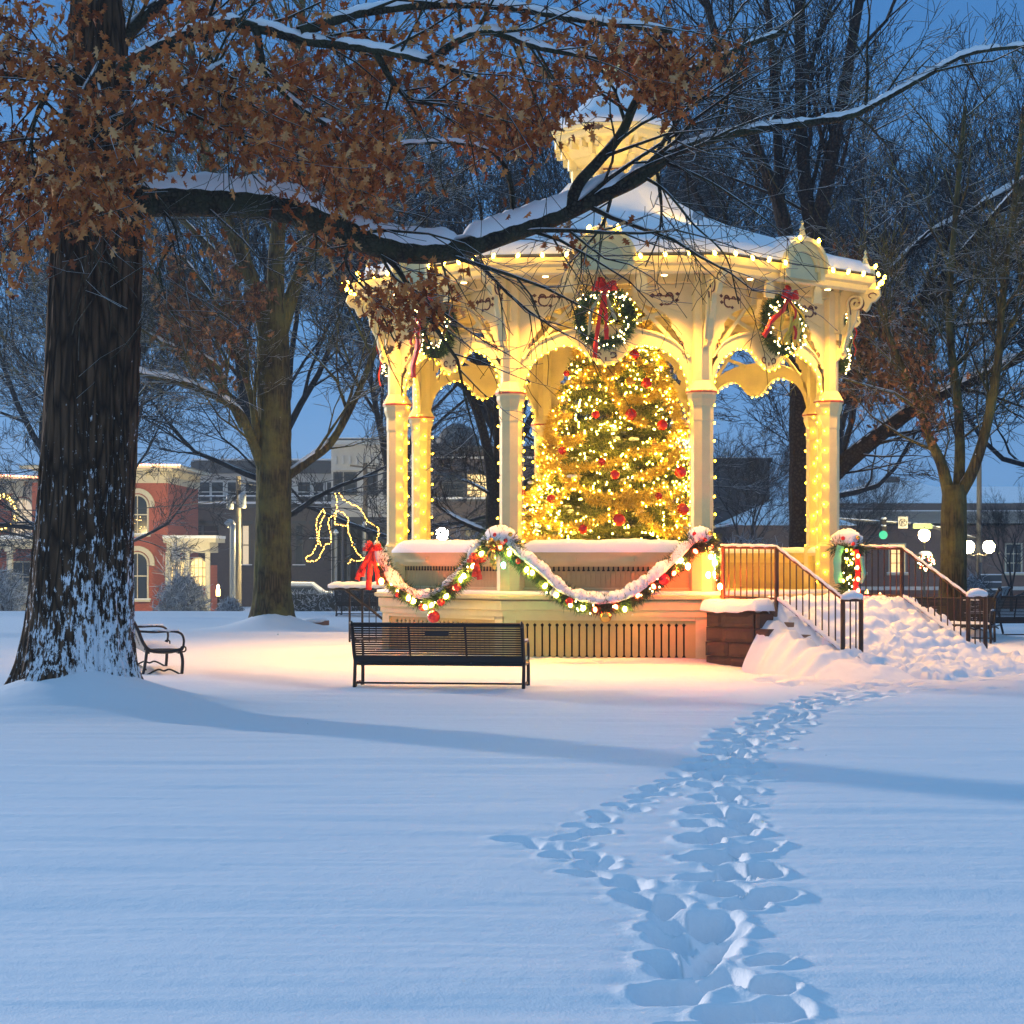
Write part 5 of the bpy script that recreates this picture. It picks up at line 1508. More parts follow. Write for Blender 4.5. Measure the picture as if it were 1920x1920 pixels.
# baubles
def hang(px, py, kind, r, lab):
    # point on the surface of the cone facing the viewer
    Y = TY; 
    for _ in range(6):
        w_ = at(px, py, Y); z = (w_.z - TB) / TH; rr_ = fir_r(min(.98, max(0.0, z))) * 1.03; dx = w_.x - TX
        Y = TY - math.sqrt(max(0.0, rr_ ** 2 - dx * dx))
    w_ = at(px, py, Y)
    mat = {'r': REDB, 'g': GOLDB}[kind]
    t = thing('bauble', lab, 'bauble', w_, 0, 'baubles on the fir')
    m = MB(); m.ball((0, 0, 0), r, 20, 14); m.build('ball', mat, t, True)
    m = MB(); m.tube([(0, 0, r * .95), (0, 0, r * 1.2)], r * .22, 8); m.tube([(0, 0, r * 1.2), (0, 0, r * 1.9)], .003, 4); m.build('cap', GOLDB, t, True)
for args in [(1183, 777, 'r', .095, 'largest shiny red bauble high on the right half of the fir'), (1117, 777, 'r', .065, 'red bauble deep among the boughs at mid height of the fir'),
             (1153, 890, 'r', .075, 'red bauble with a silver cap near the centre of the fir'), (1128, 866, 'r', .065, 'small red bauble just above and left of the centre of the fir'),
             (1034, 935, 'r', .075, 'dark red bauble low on the left side of the fir'), (1054, 845, 'r', .065, 'red bauble on the left flank of the fir at mid height'),
             (1242, 797, 'r', .085, 'ruffled red bauble on the right flank of the fir'), (1276, 885, 'r', .095, 'big red bauble against the right column on the fir'),
             (1280, 955, 'r', .10, 'big red bauble lowest at the right of the fir'), (1212, 718, 'r', .085, 'red bauble near the top right of the fir'),
             (1161, 975, 'r', .10, 'orange-red bauble at the bottom middle of the fir'), (1093, 992, 'r', .075, 'red bauble at the foot of the fir left of the middle'),
             (1062, 700, 'r', .05, 'little orange-red bauble near the top left of the fir'), (1181, 717, 'g', .085, 'gold bauble near the top of the fir'),
             (1226, 832, 'g', .06, 'gold bauble on the right half of the fir'), (980, 925, 'r', .06, 'small red bauble at the left edge of the fir beside the column'),
             (1235, 930, 'r', .06, 'small red bauble low on the right half of the fir'), (1190, 665, 'r', .08, 'dark red ornament at the tip of the fir')]:
    hang(*args)
# ------------------------------------------------------------------ benches
def bench_proto():
    t = thing('park_bench', 'x', 'bench')
    hx = 1.02
    m = MB()
    def prof(f): # f 0 seat rear .. 1 top; returns y,z of the backrest
        return (-.235 - .16 * f - .03 * f * f, .43 + .45 * f)
    for i in range(14):
        y_, z_ = prof(.14 + .80 * i / 13); m.box((0, y_, z_), (2 * hx - .04, .014, .022))
    y_, z_ = prof(.05); m.box((0, y_, z_ + .005), (2 * hx, .03, .065)); y_, z_ = prof(1.0); m.tube([(-hx, y_, z_), (hx, y_, z_)], .020, 8)
    for x in (-.34, .34): m.tube([(x, *prof(f)) for f in (0, .3, .6, 1.0)], .014, 6)
    m.build('backrest', IRON, t)
    m = MB(); y_, z_ = prof(.76); m.box((0, y_ - .012, z_), (.29, .012, .06)); m.build('plaque', plain('dark_plaque', (.03, .028, .03), .3, .6), t)
    m = MB()
    for i in range(12): m.box((0, -.22 + .44 * i / 11, .425 - .02 * math.sin(PI * i / 11) + (.0 if i < 10 else -.01)), (2 * hx - .04, .022, .012))
    m.box((0, -.20, .395), (2 * hx, .03, .035)); m.box((0, .20, .39), (2 * hx, .03, .03))
    m.build('seat', IRON, t)
    lg = MB(); lg.tube(smoothpath([(0, -.22, .44), (0, -.245, .25), (0, -.30, 0)], 4), .022, 7); lf = MB(); lf.tube(smoothpath([(0, .22, .41), (0, .245, .30), (0, .24, .15), (0, .22, 0)], 4), .022, 7)
    a = lg.build('leg', IRON, t, True); b_ = lf.build('leg', IRON, t, True)
    a.location.x = -hx; b_.location.x = -hx
    put('leg', a.data, t, (hx, 0, 0)); put('leg', b_.data, t, (hx, 0, 0))
    m = MB(); m.box((0, -.24, .17), (2 * hx, .03, .022)); m.build('stretcher', IRON, t)
    ar = MB(); ar.tube(smoothpath([(0, prof(.55)[0], prof(.55)[1]), (0, -.12, .665), (0, .10, .672), (0, .22, .645), (0, .262, .56), (0, .25, .45), (0, .225, .42)], 4), .016, 7)
    ar.tube(smoothpath([(0, prof(1)[0] - .015, prof(1)[1] + .01), (0, prof(.6)[0], prof(.6)[1]), (0, prof(.2)[0], prof(.2)[1]), (0, -.17, .42), (0, .05, .40), (0, .22, .43)], 4), .024, 7)
    an = np.linspace(0, 2 * PI, 12); ar.tube([(0, .255 + .035 * math.cos(q), .435 + .035 * math.sin(q)) for q in an], .012, 5)
    ar.tube([(0, prof(1)[0] - .02 + .03 * math.cos(q), prof(1)[1] + .03 * math.sin(q)) for q in an], .012, 5)
    ar.tube(smoothpath([(0, -.22, .10), (0, -.08, .17), (0, .0, .15), (0, .08, .17), (0, .22, .10)], 4), .013, 5)
    o = ar.build('armrest', IRON, t, True); o.location.x = -hx; put('armrest', o.data, t, (hx, 0, 0))
    m = MB(); rr = random.Random(2)
    V = []; n = 44
    for i in range(n):
        x = -hx + .03 + (2 * hx - .06) * i / (n - 1); e = min(1, (i + .5) / 3, (n - i - .5) / 3) ** .6
        hh = .045 * e * (1 + .5 * float(fbm(np.array([i * .35]), np.array([.5]), 3, 4)[0]))
        for q in np.linspace(0, PI, 8): V.append((x, -.22 * math.cos(q) * .95, .43 + hh * math.sin(q) ** .5))
    idx = np.arange(7)
    m.add(V, np.concatenate([np.stack([i * 8 + idx, (i + 1) * 8 + idx, (i + 1) * 8 + idx + 1, i * 8 + idx + 1], -1) for i in range(n - 1)]))
    for x0 in (-hx, -.36, .32, hx - .06):
        snowcap(m, [Vector((x0 + q, prof(1)[0], prof(1)[1] + .008)) for q in np.linspace(-.03, .06, 5)], [.022] * 5, rr, .02, 0, 1.0)
    for x in (-hx, hx): snowcap(m, [Vector((x, y_, .672)) for y_ in np.linspace(-.15, .2, 10)], [.016] * 10, rr, .012, .3, 1)
    m.build('snow', SNOW, t, True)
    return t
proto = bench_proto()
GRP = 'black metal park benches in the snow'
def place_bench(o, x, y, rz, label, dz=-.10):
    o.location = (x, y, gz(x, y) + dz); o.rotation_euler = (0, 0, rz); o['label'] = label; o['group'] = GRP
def dup(root):
    r = root.copy(); COL.objects.link(r)
    for ch in root.children:
        c_ = ch.copy(); COL.objects.link(c_); c_.parent = r
        for g_ in ch.children:
            d_ = g_.copy(); COL.objects.link(d_); d_.parent = c_
    return r
place_bench(proto, -.845, 23.15, R(-7), 'black slatted bench seen from behind in front of the gazebo, small plaque on its back', -.12)
for (x, y, rz, lab) in ((-4.89, 26.4, R(-74), 'black bench beside the big oak trunk, one curved armrest showing'),
                        (7.62, 34.6, R(158), 'dark bench behind the stair railing, nearest the slim forked tree'),
                        (8.72, 35.7, R(70), 'bench seen end-on with its curved back to the right, near the forked tree'),
                        (9.72, 36.2, R(4), 'bench cut off by the right edge of the picture'),
                        (-3.75, 52.5, R(-12), 'small distant bench glimpsed through the railing left of the gazebo')):
    place_bench(dup(proto), x, y, rz, lab)

# ------------------------------------------------------------------ buildings
def brick(name, c1, c2, mort, sc_=4.0):
    m, t, b = newmat(name); b.inputs['Roughness'].default_value = .9
    bt = t.nodes.new('ShaderNodeTexBrick'); bt.inputs['Scale'].default_value = sc_
    bt.inputs['Color1'].default_value = (*c1, 1); bt.inputs['Color2'].default_value = (*c2, 1); bt.inputs['Mortar'].default_value = (*mort, 1); bt.inputs['Mortar Size'].default_value = .012
    c = t.nodes.new('ShaderNodeTexCoord'); mp = t.nodes.new('ShaderNodeMapping'); mp.inputs['Rotation'].default_value = (PI / 2, 0, 0)
    t.links.new(c.outputs['Object'], mp.inputs['Vector']); t.links.new(mp.outputs[0], bt.inputs['Vector'])
    f = noise(t, c.outputs['Object'], .6, 4); 
    t.links.new(mixc(t, math_(t, 'MULTIPLY', f, .55), bt.outputs[0], tuple(q * .55 for q in c1)), b.inputs['Base Color'])
    return m
BRK = brick('red_brick', (.48, .12, .07), (.38, .085, .055), (.22, .15, .12))
BRK2 = brick('dark_brown_brick', (.13, .10, .10), (.10, .08, .085), (.09, .085, .09))
BRK3 = brick('brown_brick', (.24, .14, .12), (.2, .12, .1), (.15, .13, .12))
STUC = plain('pale_painted_brick', (.66, .67, .66), .8, scale=2)
STUC2 = plain('pale_stone', (.68, .68, .66), .8, scale=2)
GLASS = plain('dark_window_glass', (.02, .028, .04), .12)
LITW = emit('lit_window', (1.0, .60, .10), .62); LITP = emit('dim_lit_window', (1.0, .70, .30), .28)
TRIM = plain('cream_trim', (.62, .57, .43), .6)
SLATE = plain('grey_slate', (.10, .11, .12), .8)
def win(par, x, y, z0, z1, w_, pane=GLASS, arch=False, fr=TRIM, hood=False, bars=(1, 1), sill=True, fw=.09):
    def shp(a, zb, zt):
        if not arch: return [(x - a, zb), (x + a, zb), (x + a, zt), (x - a, zt)]
        return [(x - a, zb), (x + a, zb)] + [(x + a * math.cos(q), zt - a + a * math.sin(q)) for q in np.linspace(0, PI, 10)]
    a = w_ / 2
    m = MB(); m.plate(shp(a + fw, z0 - fw, z1 + fw), [shp(a, z0, z1)], y - .10, y + .02)
    nx_, nz_ = bars
    for i in range(nx_): m.box((x - a + w_ * (i + 1) / (nx_ + 1), y - .05, (z0 + z1) / 2), (.04, .04, z1 - z0))
    for i in range(nz_): m.box((x, y - .055, z0 + (z1 - z0) * (i + 1) / (nz_ + 1)), (w_, .04, .06))
    if sill: m.box((x, y - .14, z0 - fw - .03), (w_ + .4, .26, .12))
    if hood:
        if arch:
            o_ = [(x + (a + .42) * math.cos(q), z1 - a + (a + .42) * math.sin(q)) for q in np.linspace(-.15, PI + .15, 14)]
            i_ = [(x + (a + .16) * math.cos(q), z1 - a + (a + .16) * math.sin(q)) for q in np.linspace(-.15, PI + .15, 14)]
            m.plate(o_ + i_[::-1], [], y - .16, y - .0)
        else: m.box((x, y - .1, z1 + .22), (w_ + .5, .2, .2))
    o = m.build('window', fr, par)
    p = MB(); p.plate(shp(a, z0, z1), [], y - .02, y + .01); p.build('pane', pane, o)
    if sill: MB().box((x, y - .15, z0 - fw + .06), (w_ + .42, .24, .07)).build('sill_snow', SNOW, o)
    return o
def Xp(px, Y): return (px - 960) / FPX * Y
def Zp(py, Y): return CAM_H + (HZ - py) / FPX * Y

# brick house at left
Y0 = 104.0
h = thing('brick_house', 'two-storey red brick house with cream cornice and arched windows at left', 'house', (Xp(200, Y0), Y0, gz(Xp(200, Y0), Y0)), 0)
ox, oz = h.location.x, h.location.z
def X(px): return Xp(px, Y0) - ox
def Z(py): return Zp(py, Y0) - oz
m = MB(); m.box(((X(60) + X(315)) / 2, 5.0, Z(905) / 2 - .2), (X(315) - X(60), 10, Z(905) + .4)); m.box(((X(-120) + X(70)) / 2, 6.2, Z(912) / 2 - .2), (X(70) - X(-120), 8, Z(912) + .4))
m.build('wall', BRK, h)
def cornice(x0, x1, yf, zt, ov=.85):
    m = MB()
    m.box(((x0 + x1) / 2, yf - .1, zt - .55), (x1 - x0 + .1, .24, .62)); m.box(((x0 + x1) / 2, yf - .25, zt - .16), (x1 - x0 + .6, .7, .12)); m.box(((x0 + x1) / 2, yf - .42, zt - .03), (x1 - x0 + 1.7, 1.3, .14))
    n = max(3, int((x1 - x0) / .7))
    for i in range(n): m.box((x0 + (x1 - x0) * (i + .5) / n, yf - .35, zt - .35), (.12, .5, .34))
    for i in range(6): m.box((x1 + .28, yf + .5 + i * 1.4, zt - .35), (.5, .12, .34))
    m.box((x1 + .42, yf + 4.6, zt - .03), (.84, 9.0, .14)); m.box((x1 + .06, yf + 5, zt - .55), (.12, 9.8, .62))
    return m.build('cornice', TRIM, h)
cornice(X(75), X(315), 0, Z(876)); cornice(X(-120), X(70), 2.2, Z(893))
m = MB()
def hip(m, x0, x1, y0, y1, z0, z1, ins):
    V = [(x0, y0, z0), (x1, y0, z0), (x1, y1, z0), (x0, y1, z0), (x0 + ins, (y0 + y1) / 2, z1), (x1 - ins, (y0 + y1) / 2, z1)]
    m.add(V, [(0, 1, 5, 4), (1, 2, 5), (2, 3, 4, 5), (3, 0, 4), (3, 2, 1, 0)])
hip(m, X(75) - .8, X(315) + .85, -.9, 10.5, Z(873), Z(838), 4.0); hip(m, X(-120), X(70) + .8, 1.3, 11, Z(890), Z(858), 3.5)
m.build('roof', SNOW, h)
LIGHTW = emit('window_tree_lights', (1.0, .66, .25), 1.6)
m_, t_, b_ = newmat('window_with_fairy_lights'); b_.inputs['Base Color'].default_value = (.02, .02, .03, 1); b_.inputs['Roughness'].default_value = .15
vv = t_.nodes.new('ShaderNodeTexVoronoi'); vv.inputs['Scale'].default_value = 7; t_.links.new(coords(t_), vv.inputs['Vector'])
mr = t_.nodes.new('ShaderNodeMapRange'); mr.inputs[1].default_value = .22; mr.inputs[2].default_value = .16; t_.links.new(vv.outputs['Distance'], mr.inputs[0])
t_.links.new(math_(t_, 'MULTIPLY', mr.outputs[0], 2.5), b_.inputs['Emission Strength']); b_.inputs['Emission Color'].default_value = (1, .62, .2, 1)
FAIRYWIN = m_
win(h, X(258), 0, Z(1000), Z(930), 1.05, GLASS, True, hood=True); 
o = MB(); o.plate([(X(258) - .45, Z(999)), (X(258) + .45, Z(999)), (X(258) + .45, Z(968)), (X(258) - .45, Z(968))], [], -.035, -.022); o.build('fairy_lit_sash', FAIRYWIN, h)
win(h, X(258), 0, Z(1122), Z(1038), 1.05, GLASS, True, hood=True)
win(h, X(175), 0, Z(1000), Z(930), 1.05, GLASS, True, hood=True); win(h, X(175), 0, Z(1122), Z(1038), 1.05, GLASS, True, hood=True)
win(h, X(24), 2.2, Z(999), Z(934), 1.0, LITP, True, hood=True); win(h, X(-60), 2.2, Z(999), Z(934), 1.0, GLASS, True, hood=True)
win(h, X(24), 2.2, Z(1110), Z(1055), 1.2, GLASS, False)
# front porch under the left windows, balcony on top
m = MB(); m.box((X(20), -.2, Z(1016)), (X(105) - X(-90), 3.6, .35)); m.box((X(20), -.2, Z(1024)), (X(105) - X(-90) - .3, 3.2, .3))
for px in (-50, 8, 34, 100): m.box((X(px), -1.7, Z(1026) / 2), (.28, .28, Z(1026))); m.box((X(px), -1.7, Z(1030)), (.46, .46, .3))
m.box((X(20), -.2, .2), (X(105) - X(-90), 3.8, .5))
m.build('porch', TRIM, h)
m = MB(); m.box((X(20), -.2, Z(1008)), (X(105) - X(-90) + .1, 3.7, .22)); m.build('porch_snow', SNOW, h)
m = MB(); m.box((X(20), -1.8, Z(985)), (X(105) - X(-90), .06, .07))
for i in range(24): m.box((X(-88) + i * .24, -1.8, Z(994)), (.03, .03, .55))
m.build('balcony_railing', IRON, h)
# side porch with lit glazing
m = MB(); x0, x1 = X(318), X(398)
m.box(((x0 + x1) / 2 + .1, .6, Z(1013)), (x1 - x0 + .5, 3.4, .26)); m.box(((x0 + x1) / 2, .6, Z(1026)), (x1 - x0, 3.0, .6))
for px in (320, 356, 394): m.box((X(px), -.8, Z(1035) / 2), (.24, .24, Z(1035)))
m.box(((x0 + x1) / 2, -.75, .45), (x1 - x0, .12, .9))
m.build('side_porch', TRIM, h)
m = MB(); m.box(((x0 + x1) / 2 + .1, .6, Z(1007)), (x1 - x0 + .55, 3.5, .16)); m.build('side_porch_snow', SNOW, h)
win(h, X(341), -.45, Z(1098), Z(1052), 1.0, LITW, False, bars=(3, 2), sill=False); win(h, X(375), -.45, Z(1098), Z(1048), .9, LITW, True, bars=(3, 2), sill=False)
MB().box(((x0 + x1) / 2, .9, Z(1060) / 2), (x1 - x0 - .1, 2.4, Z(1060))).build('side_porch_wall', BRK, h)
BR2 = mini_mesh('bulb', .055, emit('eave_red_bulb', (1, .16, .05), 2.2), 1, 6, 4); BW2 = mini_mesh('bulb', .055, emit('eave_warm_bulb', (1, .60, .25), 3), 1, 6, 4)
for (pa, pb, py0, py1, dy, lab) in ((246, 344, 873, 874, -1.15, 'red and white eave lights along the right cornice of the brick house'), (-20, 72, 889, 894, .95, 'red and white eave lights along the left cornice of the brick house')):
    t = thing('string_lights', lab, 'lights', (ox, Y0, oz), 0)
    n = 30
    for i in range(n):
        f = i / (n - 1); b = bpy.data.objects.new('bulb', BR2 if i % 2 == 0 else BW2); COL.objects.link(b); b.parent = t
        b.location = (X(pa + (pb - pa) * f), dy, Z(py0 + (py1 - py0) * f))
t = thing('lit_wreath', 'glowing yellow wreath at the left edge on the brick house', 'wreath', at(2, 962, Y0 - 2), 0)
rng = random.Random(4)
P = np.array([(.9 * math.sin(a), 0, .9 * math.cos(a)) for a in np.linspace(0, 2 * PI, 30)])
m = MB(); needles(m, P, rng, 900, .2, .03, .15, .2); m.build('greenery', NEEDLEW, t)
BW3 = mini_mesh('bulb', .05, emit('wreath_yellow_bulb', (1, .6, .08), 4), 1, 6, 4)
for i in range(50):
    b = bpy.data.objects.new('bulb', BW3); COL.objects.link(b); b.parent = t; p = P[rng.randrange(30)]; b.location = (p[0] * rng.uniform(.85, 1.15), -.2, p[2] * rng.uniform(.85, 1.15))

def block(name, label, px0, px1, pytop, Y, depth, wall, cat='building'):
    xc = (Xp(px0, Y) + Xp(px1, Y)) / 2; g0 = gz(xc, Y)
    t = thing(name, label, cat, (xc, Y, g0), 0)
    W = Xp(px1, Y) - Xp(px0, Y); H = Zp(pytop, Y) - g0
    MB().box((0, depth / 2, H / 2 - .3), (W, depth, H + .6)).build('wall', wall, t)
    return t, (lambda px: Xp(px, Y) - xc), (lambda py: Zp(py, Y) - g0), W, H
# long commercial building: dark lower storey, pale upper storey set back behind a terrace
t, X2, Z2, W, H = block('commercial_building', 'long building with dark brick ground floor and pale upper storey behind a railed terrace', 318, 622, 950, 122, 16, BRK2)
MB().box((0, -.05, Z2(947)), (W + .3, .5, .35)).build('parapet', DGREY, t); MB().box((0, 1.0, Z2(943)), (W + .3, 2.8, .14)).build('terrace_snow', SNOW, t)
MB().box(((X2(350) + X2(622)) / 2, 9.5, (Z2(945) + Z2(880)) / 2), (X2(622) - X2(350), 13.2, Z2(880) - Z2(945))).build('upper_wall', STUC, t)
m = MB(); m.box(((X2(348) + X2(622)) / 2, 9.3, Z2(873)), (X2(622) - X2(346), 14.2, .75)); m.build('cornice', DGREY, t)
MB().box(((X2(348) + X2(622)) / 2, 9.3, Z2(858)), (X2(622) - X2(346), 14.0, .12)).build('roof_snow', SNOW, t)
for px in (370, 394, 426, 460, 561, 591, 612): win(t, X2(px), 2.9, Z2(938), Z2(901), .78, GLASS, bars=(0, 1), fr=STUC, sill=False)
m = MB(); m.box(((X2(356) + X2(612)) / 2, .5, Z2(931)), (X2(612) - X2(356), .08, .08)); m.box(((X2(356) + X2(612)) / 2, .5, Z2(938)), (X2(612) - X2(356), .05, .05))
for i in range(16): m.box((X2(356) + (X2(612) - X2(356)) * i / 15, .5, Z2(938)), (.06, .06, .55))
m.build('terrace_railing', DGREY, t)
MB().box(((X2(356) + X2(612)) / 2, .5, Z2(929.3)), (X2(612) - X2(356), .12, .07)).build('railing_snow', SNOW, t)
for px, lit in ((365, 0), (396, 0), (461, 1), (561, 1), (600, 0)): win(t, X2(px), 0, Z2(1058 if lit else 1008), Z2(986), .38 if lit else .9, LITP if px == 461 else GLASS, bars=(0, 1), fr=DGREY, hood=True)
# pale corner building
t, X2, Z2, W, H = block('corner_building', 'pale three-storey corner building with bracketed cornice left of the gazebo columns', 621, 812, 833, 116, 14, STUC2)
m = MB(); m.box((0, -.2, Z2(829)), (W + .6, 1.0, .35))
for i in range(14): m.box((X2(630) + (X2(800) - X2(630)) * i / 13, -.16, Z2(863)), (.14, .3, .5))
m.box((0, -.06, Z2(880)), (W, .16, .1)); m.box((0, -.1, Z2(945)), (W, .3, .25)); m.build('cornice', STUC, t)
MB().box((0, 6.6, Z2(824)), (W + .6, 14.6, .14)).build('roof_snow', SNOW, t)
for i, px in enumerate((634, 657, 696, 730, 770)): win(t, X2(px), 0, Z2(926), Z2(888), .62 if i else .4, GLASS, bars=(0, 1), fr=DGREY, sill=False)
MB().box((0, -.05, Z2(1040) / 2 + 1.0), (W - .1, .14, Z2(955) - .2)).build('shop_front', DGREY, t)
for px in (640, 668, 700): win(t, X2(px), -.1, Z2(1120), Z2(985), .7, GLASS, bars=(1, 1), fr=SLATE, sill=False)
# dark brick building behind the gazebo
t, X2, Z2, W, H = block('brick_building', 'dark brick building with a domed turret and one yellow window seen through the gazebo', 812, 1180, 846, 102, 12, BRK2)
m = MB(); m.box((0, 5.8, Z2(842)), (W + .5, 12.6, .3)); m.build('parapet', DGREY, t)
m = MB(); m.box((0, -.1, Z2(934)), (W, .3, .1)); m.box((0, -.1, Z2(858)), (W, .25, .1)); m.build('ledge_snow', SNOW, t)
MB().lathe([(1.25, Z2(850)), (1.25, Z2(836)), (1.15, Z2(815)), (.8, Z2(797)), (.3, Z2(788)), (.02, Z2(786))], 14, (X2(856), 3, 0)).build('turret', SLATE, t, True)
win(t, X2(895), 0, Z2(934), Z2(890), 1.05, LITW, bars=(2, 2), fr=DGREY); win(t, X2(850), 0, Z2(934), Z2(890), 1.05, GLASS, bars=(2, 2), fr=DGREY); win(t, X2(895), 0, Z2(1040), Z2(975), 1.2, GLASS, bars=(1, 1), fr=DGREY)
# flat dark building through the right opening
t, X2, Z2, W, H = block('flat_roofed_building', 'plain dark flat-roofed building seen through the right opening of the gazebo', 1290, 1443, 866, 112, 12, plain('slate_grey_wall', (.075, .085, .10), .9))
MB().box((0, 5.9, Z2(863)), (W + .3, 12.3, .22)).build('parapet', DGREY, t); MB().box((0, 5.9, Z2(859)), (W + .3, 12.2, .1)).build('roof_snow', SNOW, t)
for px in (1350, 1400): win(t, X2(px), 0, Z2(1010), Z2(975), 1.2, GLASS, bars=(1, 0), fr=DGREY)
t, X2, Z2, W, H = block('low_building', 'low dark building with a snowy roof beyond the right column of the gazebo', 1380, 1590, 985, 100, 10, BRK2)
m = MB(); hip(m, -W / 2 - .4, W / 2 + .4, -.5, 10.5, H, H + 1.5, 3); m.build('roof', SNOW, t)
# hipped-roof brick building at right
t, X2, Z2, W, H = block('brick_building', 'low brown brick building with a broad snow-covered hip roof and a yellow window, right', 1560, 2050, 985, 118, 18, BRK3)
m = MB(); m.box((0, 6.6, Z2(973)), (W + .4, 14.8, .55)); m.box((0, 6.3, Z2(962)), (W + .9, 15.6, .2)); m.build('frieze_board', plain('grey_trim', (.33, .34, .33), .7), t)
m = MB(); m.box((0, 6.2, Z2(951)), (W + 1.3, 16, .42)); m.build('gutter', plain('brown_fascia', (.12, .09, .085), .7), t)
m = MB(); m.box((0, -1.75, Z2(959)), (W + 1.2, .2, .06)); hip(m, -W / 2 - .7, X2(1885), -1.85, 15, Z2(945.5), Z2(893), 4.6); hip(m, X2(1700), W / 2 + .7, -1.80, 15, Z2(945.8), Z2(905), 3.5); m.build('roof', SNOW, t)
MB().box((X2(1692), 3.4, Z2(895)), (.9, .6, .35)).build('roof_vent', SLATE, t)
win(t, X2(1682), 0, Z2(1073), Z2(1021), .9, LITW, bars=(1, 2), fr=TRIM); win(t, X2(1900), 0, Z2(1073), Z2(1021), .9, GLASS, bars=(1, 2), fr=TRIM); win(t, X2(1605), 0, Z2(1073), Z2(1021), .9, GLASS, bars=(1, 2), fr=TRIM)
MB().box((0, -.1, Z2(1103)), (W, .3, .22)).build('plinth', STUC, t)
MB().box((0, -.04, Z2(1130)), (W - .1, .1, 1.1)).build('plinth_brick', brick('orange_brick', (.26, .10, .06), (.2, .08, .05), (.2, .15, .12)), t)
t = thing('wall_lamp', 'small glowing orange lamp low on the brick building at right', 'lamp', at(1712, 1132, 117), 0)
m = MB(); m.ball((0, 0, 0), .13, 10, 6); m.build('globe', emit('amber_lamp', (1, .55, .12), 9), t, True); MB().box((0, .12, .1), (.22, .2, .3)).build('bracket', DARK, t)

# ------------------------------------------------------------------ street furniture
def streetlamp(px, pyg, Y, label, heads=1, power=160, arms=.5):
    x = Xp(px, Y); g0 = gz(x, Y); zt = Zp(pyg, Y) - g0
    t = thing('street_lamp', label, 'street lamp', (x, Y, g0), 0, 'glowing globe street lamps')
    m = MB(); m.lathe([(.20, 0), (.20, .15), (.12, .3), (.09, .8), (.06, .95), (.055, zt - .45), (.10, zt - .38), (.05, zt - .3)], 10); m.build('post', IRON, t, True)
    xs = (0,) if heads == 1 else (-arms, arms)
    if heads == 2:
        m = MB(); m.tube(smoothpath([(-arms, 0, zt - .26), (-arms * .6, 0, zt - .42), (0, 0, zt - .36), (arms * .6, 0, zt - .42), (arms, 0, zt - .26)], 4), .03, 6); m.build('crossarm', IRON, t, True)
    GLB = emit('lamp_globe_%d' % px, (1.0, .74, .30), power)
    for a in xs:
        m = MB(); m.lathe([(.10, -.28), (.23, -.2), (.30, 0), (.26, .2), (.12, .3)], 12, (a, 0, zt)); m.build('globe', GLB, t, True)
        m = MB(); m.lathe([(.18, .16), (.10, .28), (.03, .34), (.02, .44)], 10, (a, 0, zt)); m.build('cap', IRON, t, True)
    return t
streetlamp(1733, 1004, 98, 'single-globe street lamp with a lit wreath hanging below it', 1, 55)
streetlamp(1835, 1026, 94, 'street lamp with two bright globes right of the forked tree', 2, 90)
streetlamp(829, 1002, 92, 'street lamp globe seen through the left opening of the gazebo')
streetlamp(150, 1000, 95, 'added street lamp mostly hidden behind the foreground oak trunk before the brick house', 1, 120)  # added behind the trunk to brighten the brick house
streetlamp(510, 1004, 96, 'added street lamp mostly hidden behind the mossy oak trunk', 1, 300)  # put in behind the trunk for its light on the long building
o = at(1735, 1053, 97.4); t = thing('wreath', 'round lit wreath with snow on top fixed to the single-globe street lamp', 'wreath', o, 0)
P = np.array([(.36 * math.sin(a), 0, .36 * math.cos(a)) for a in np.linspace(0, 2 * PI, 30)])
m = MB(); needles(m, P, rng, 900, .14, .03, .14, .2); m.build('greenery', NEEDLEW, t)
BW4 = mini_mesh('bulb', .03, emit('lamp_wreath_bulb', (1, .7, .35), 12), 1, 6, 4); BR4 = mini_mesh('bulb', .03, BRED, 1, 6, 4)
for i in range(55):
    b = bpy.data.objects.new('bulb', BW4 if i % 4 else BR4); COL.objects.link(b); b.parent = t; p = P[rng.randrange(30)]; b.location = (p[0] * rng.uniform(.4, 1.3), -.2, p[2] * rng.uniform(.4, 1.3))
m = MB(); m.ball((0, 0, .42), .34, 12, 6, .35); m.build('snow', SNOW, t, True)

# traffic signal on its mast arm
Y = 100.0; x = Xp(1836, Y); g0 = gz(x, Y)
t = thing('traffic_signal', 'tall dark mast with a long snow-topped arm carrying a green traffic light', 'traffic signal', (x, Y, g0), 0)
zt = Zp(862, Y) - g0; xa = Xp(1572, Y) - x
m = MB(); m.tube([(0, 0, 0), (0, 0, zt)], [.17, .12], 10); m.build('mast', DGREY, t, True)
A0 = Vector((0, 0, Zp(1012, Y) - g0)); A1 = Vector((xa, 0, Zp(973, Y) - g0))
m = MB(); m.tube([A0, A0.lerp(A1, .4) + Vector((0, 0, .35)), A1], [.07, .05, .035], 8); m.build('arm', DGREY, t, True)
m = MB(); snowcap(m, [A0.lerp(A1, f) + Vector((0, 0, .35 * math.sin(min(1, f / .4) * PI / 2) * (1 - max(0, f - .4) / .6) + .02)) for f in np.linspace(.02, 1, 20)], [.04] * 20, rng, .04, 0, 1); m.build('arm_snow', SNOW, t, True)
sx = Xp(1655, Y) - x; sz = Zp(990, Y) - g0
m = MB(); m.box((sx, -.12, sz - .05), (.30, .26, 1.0))
for q in (.32, 0, -.32): m.tube([(sx, -.24, sz - .05 + q), (sx, -.42, sz - .05 + q)], .13, 12)
m.build('signal_head', DARK, t)
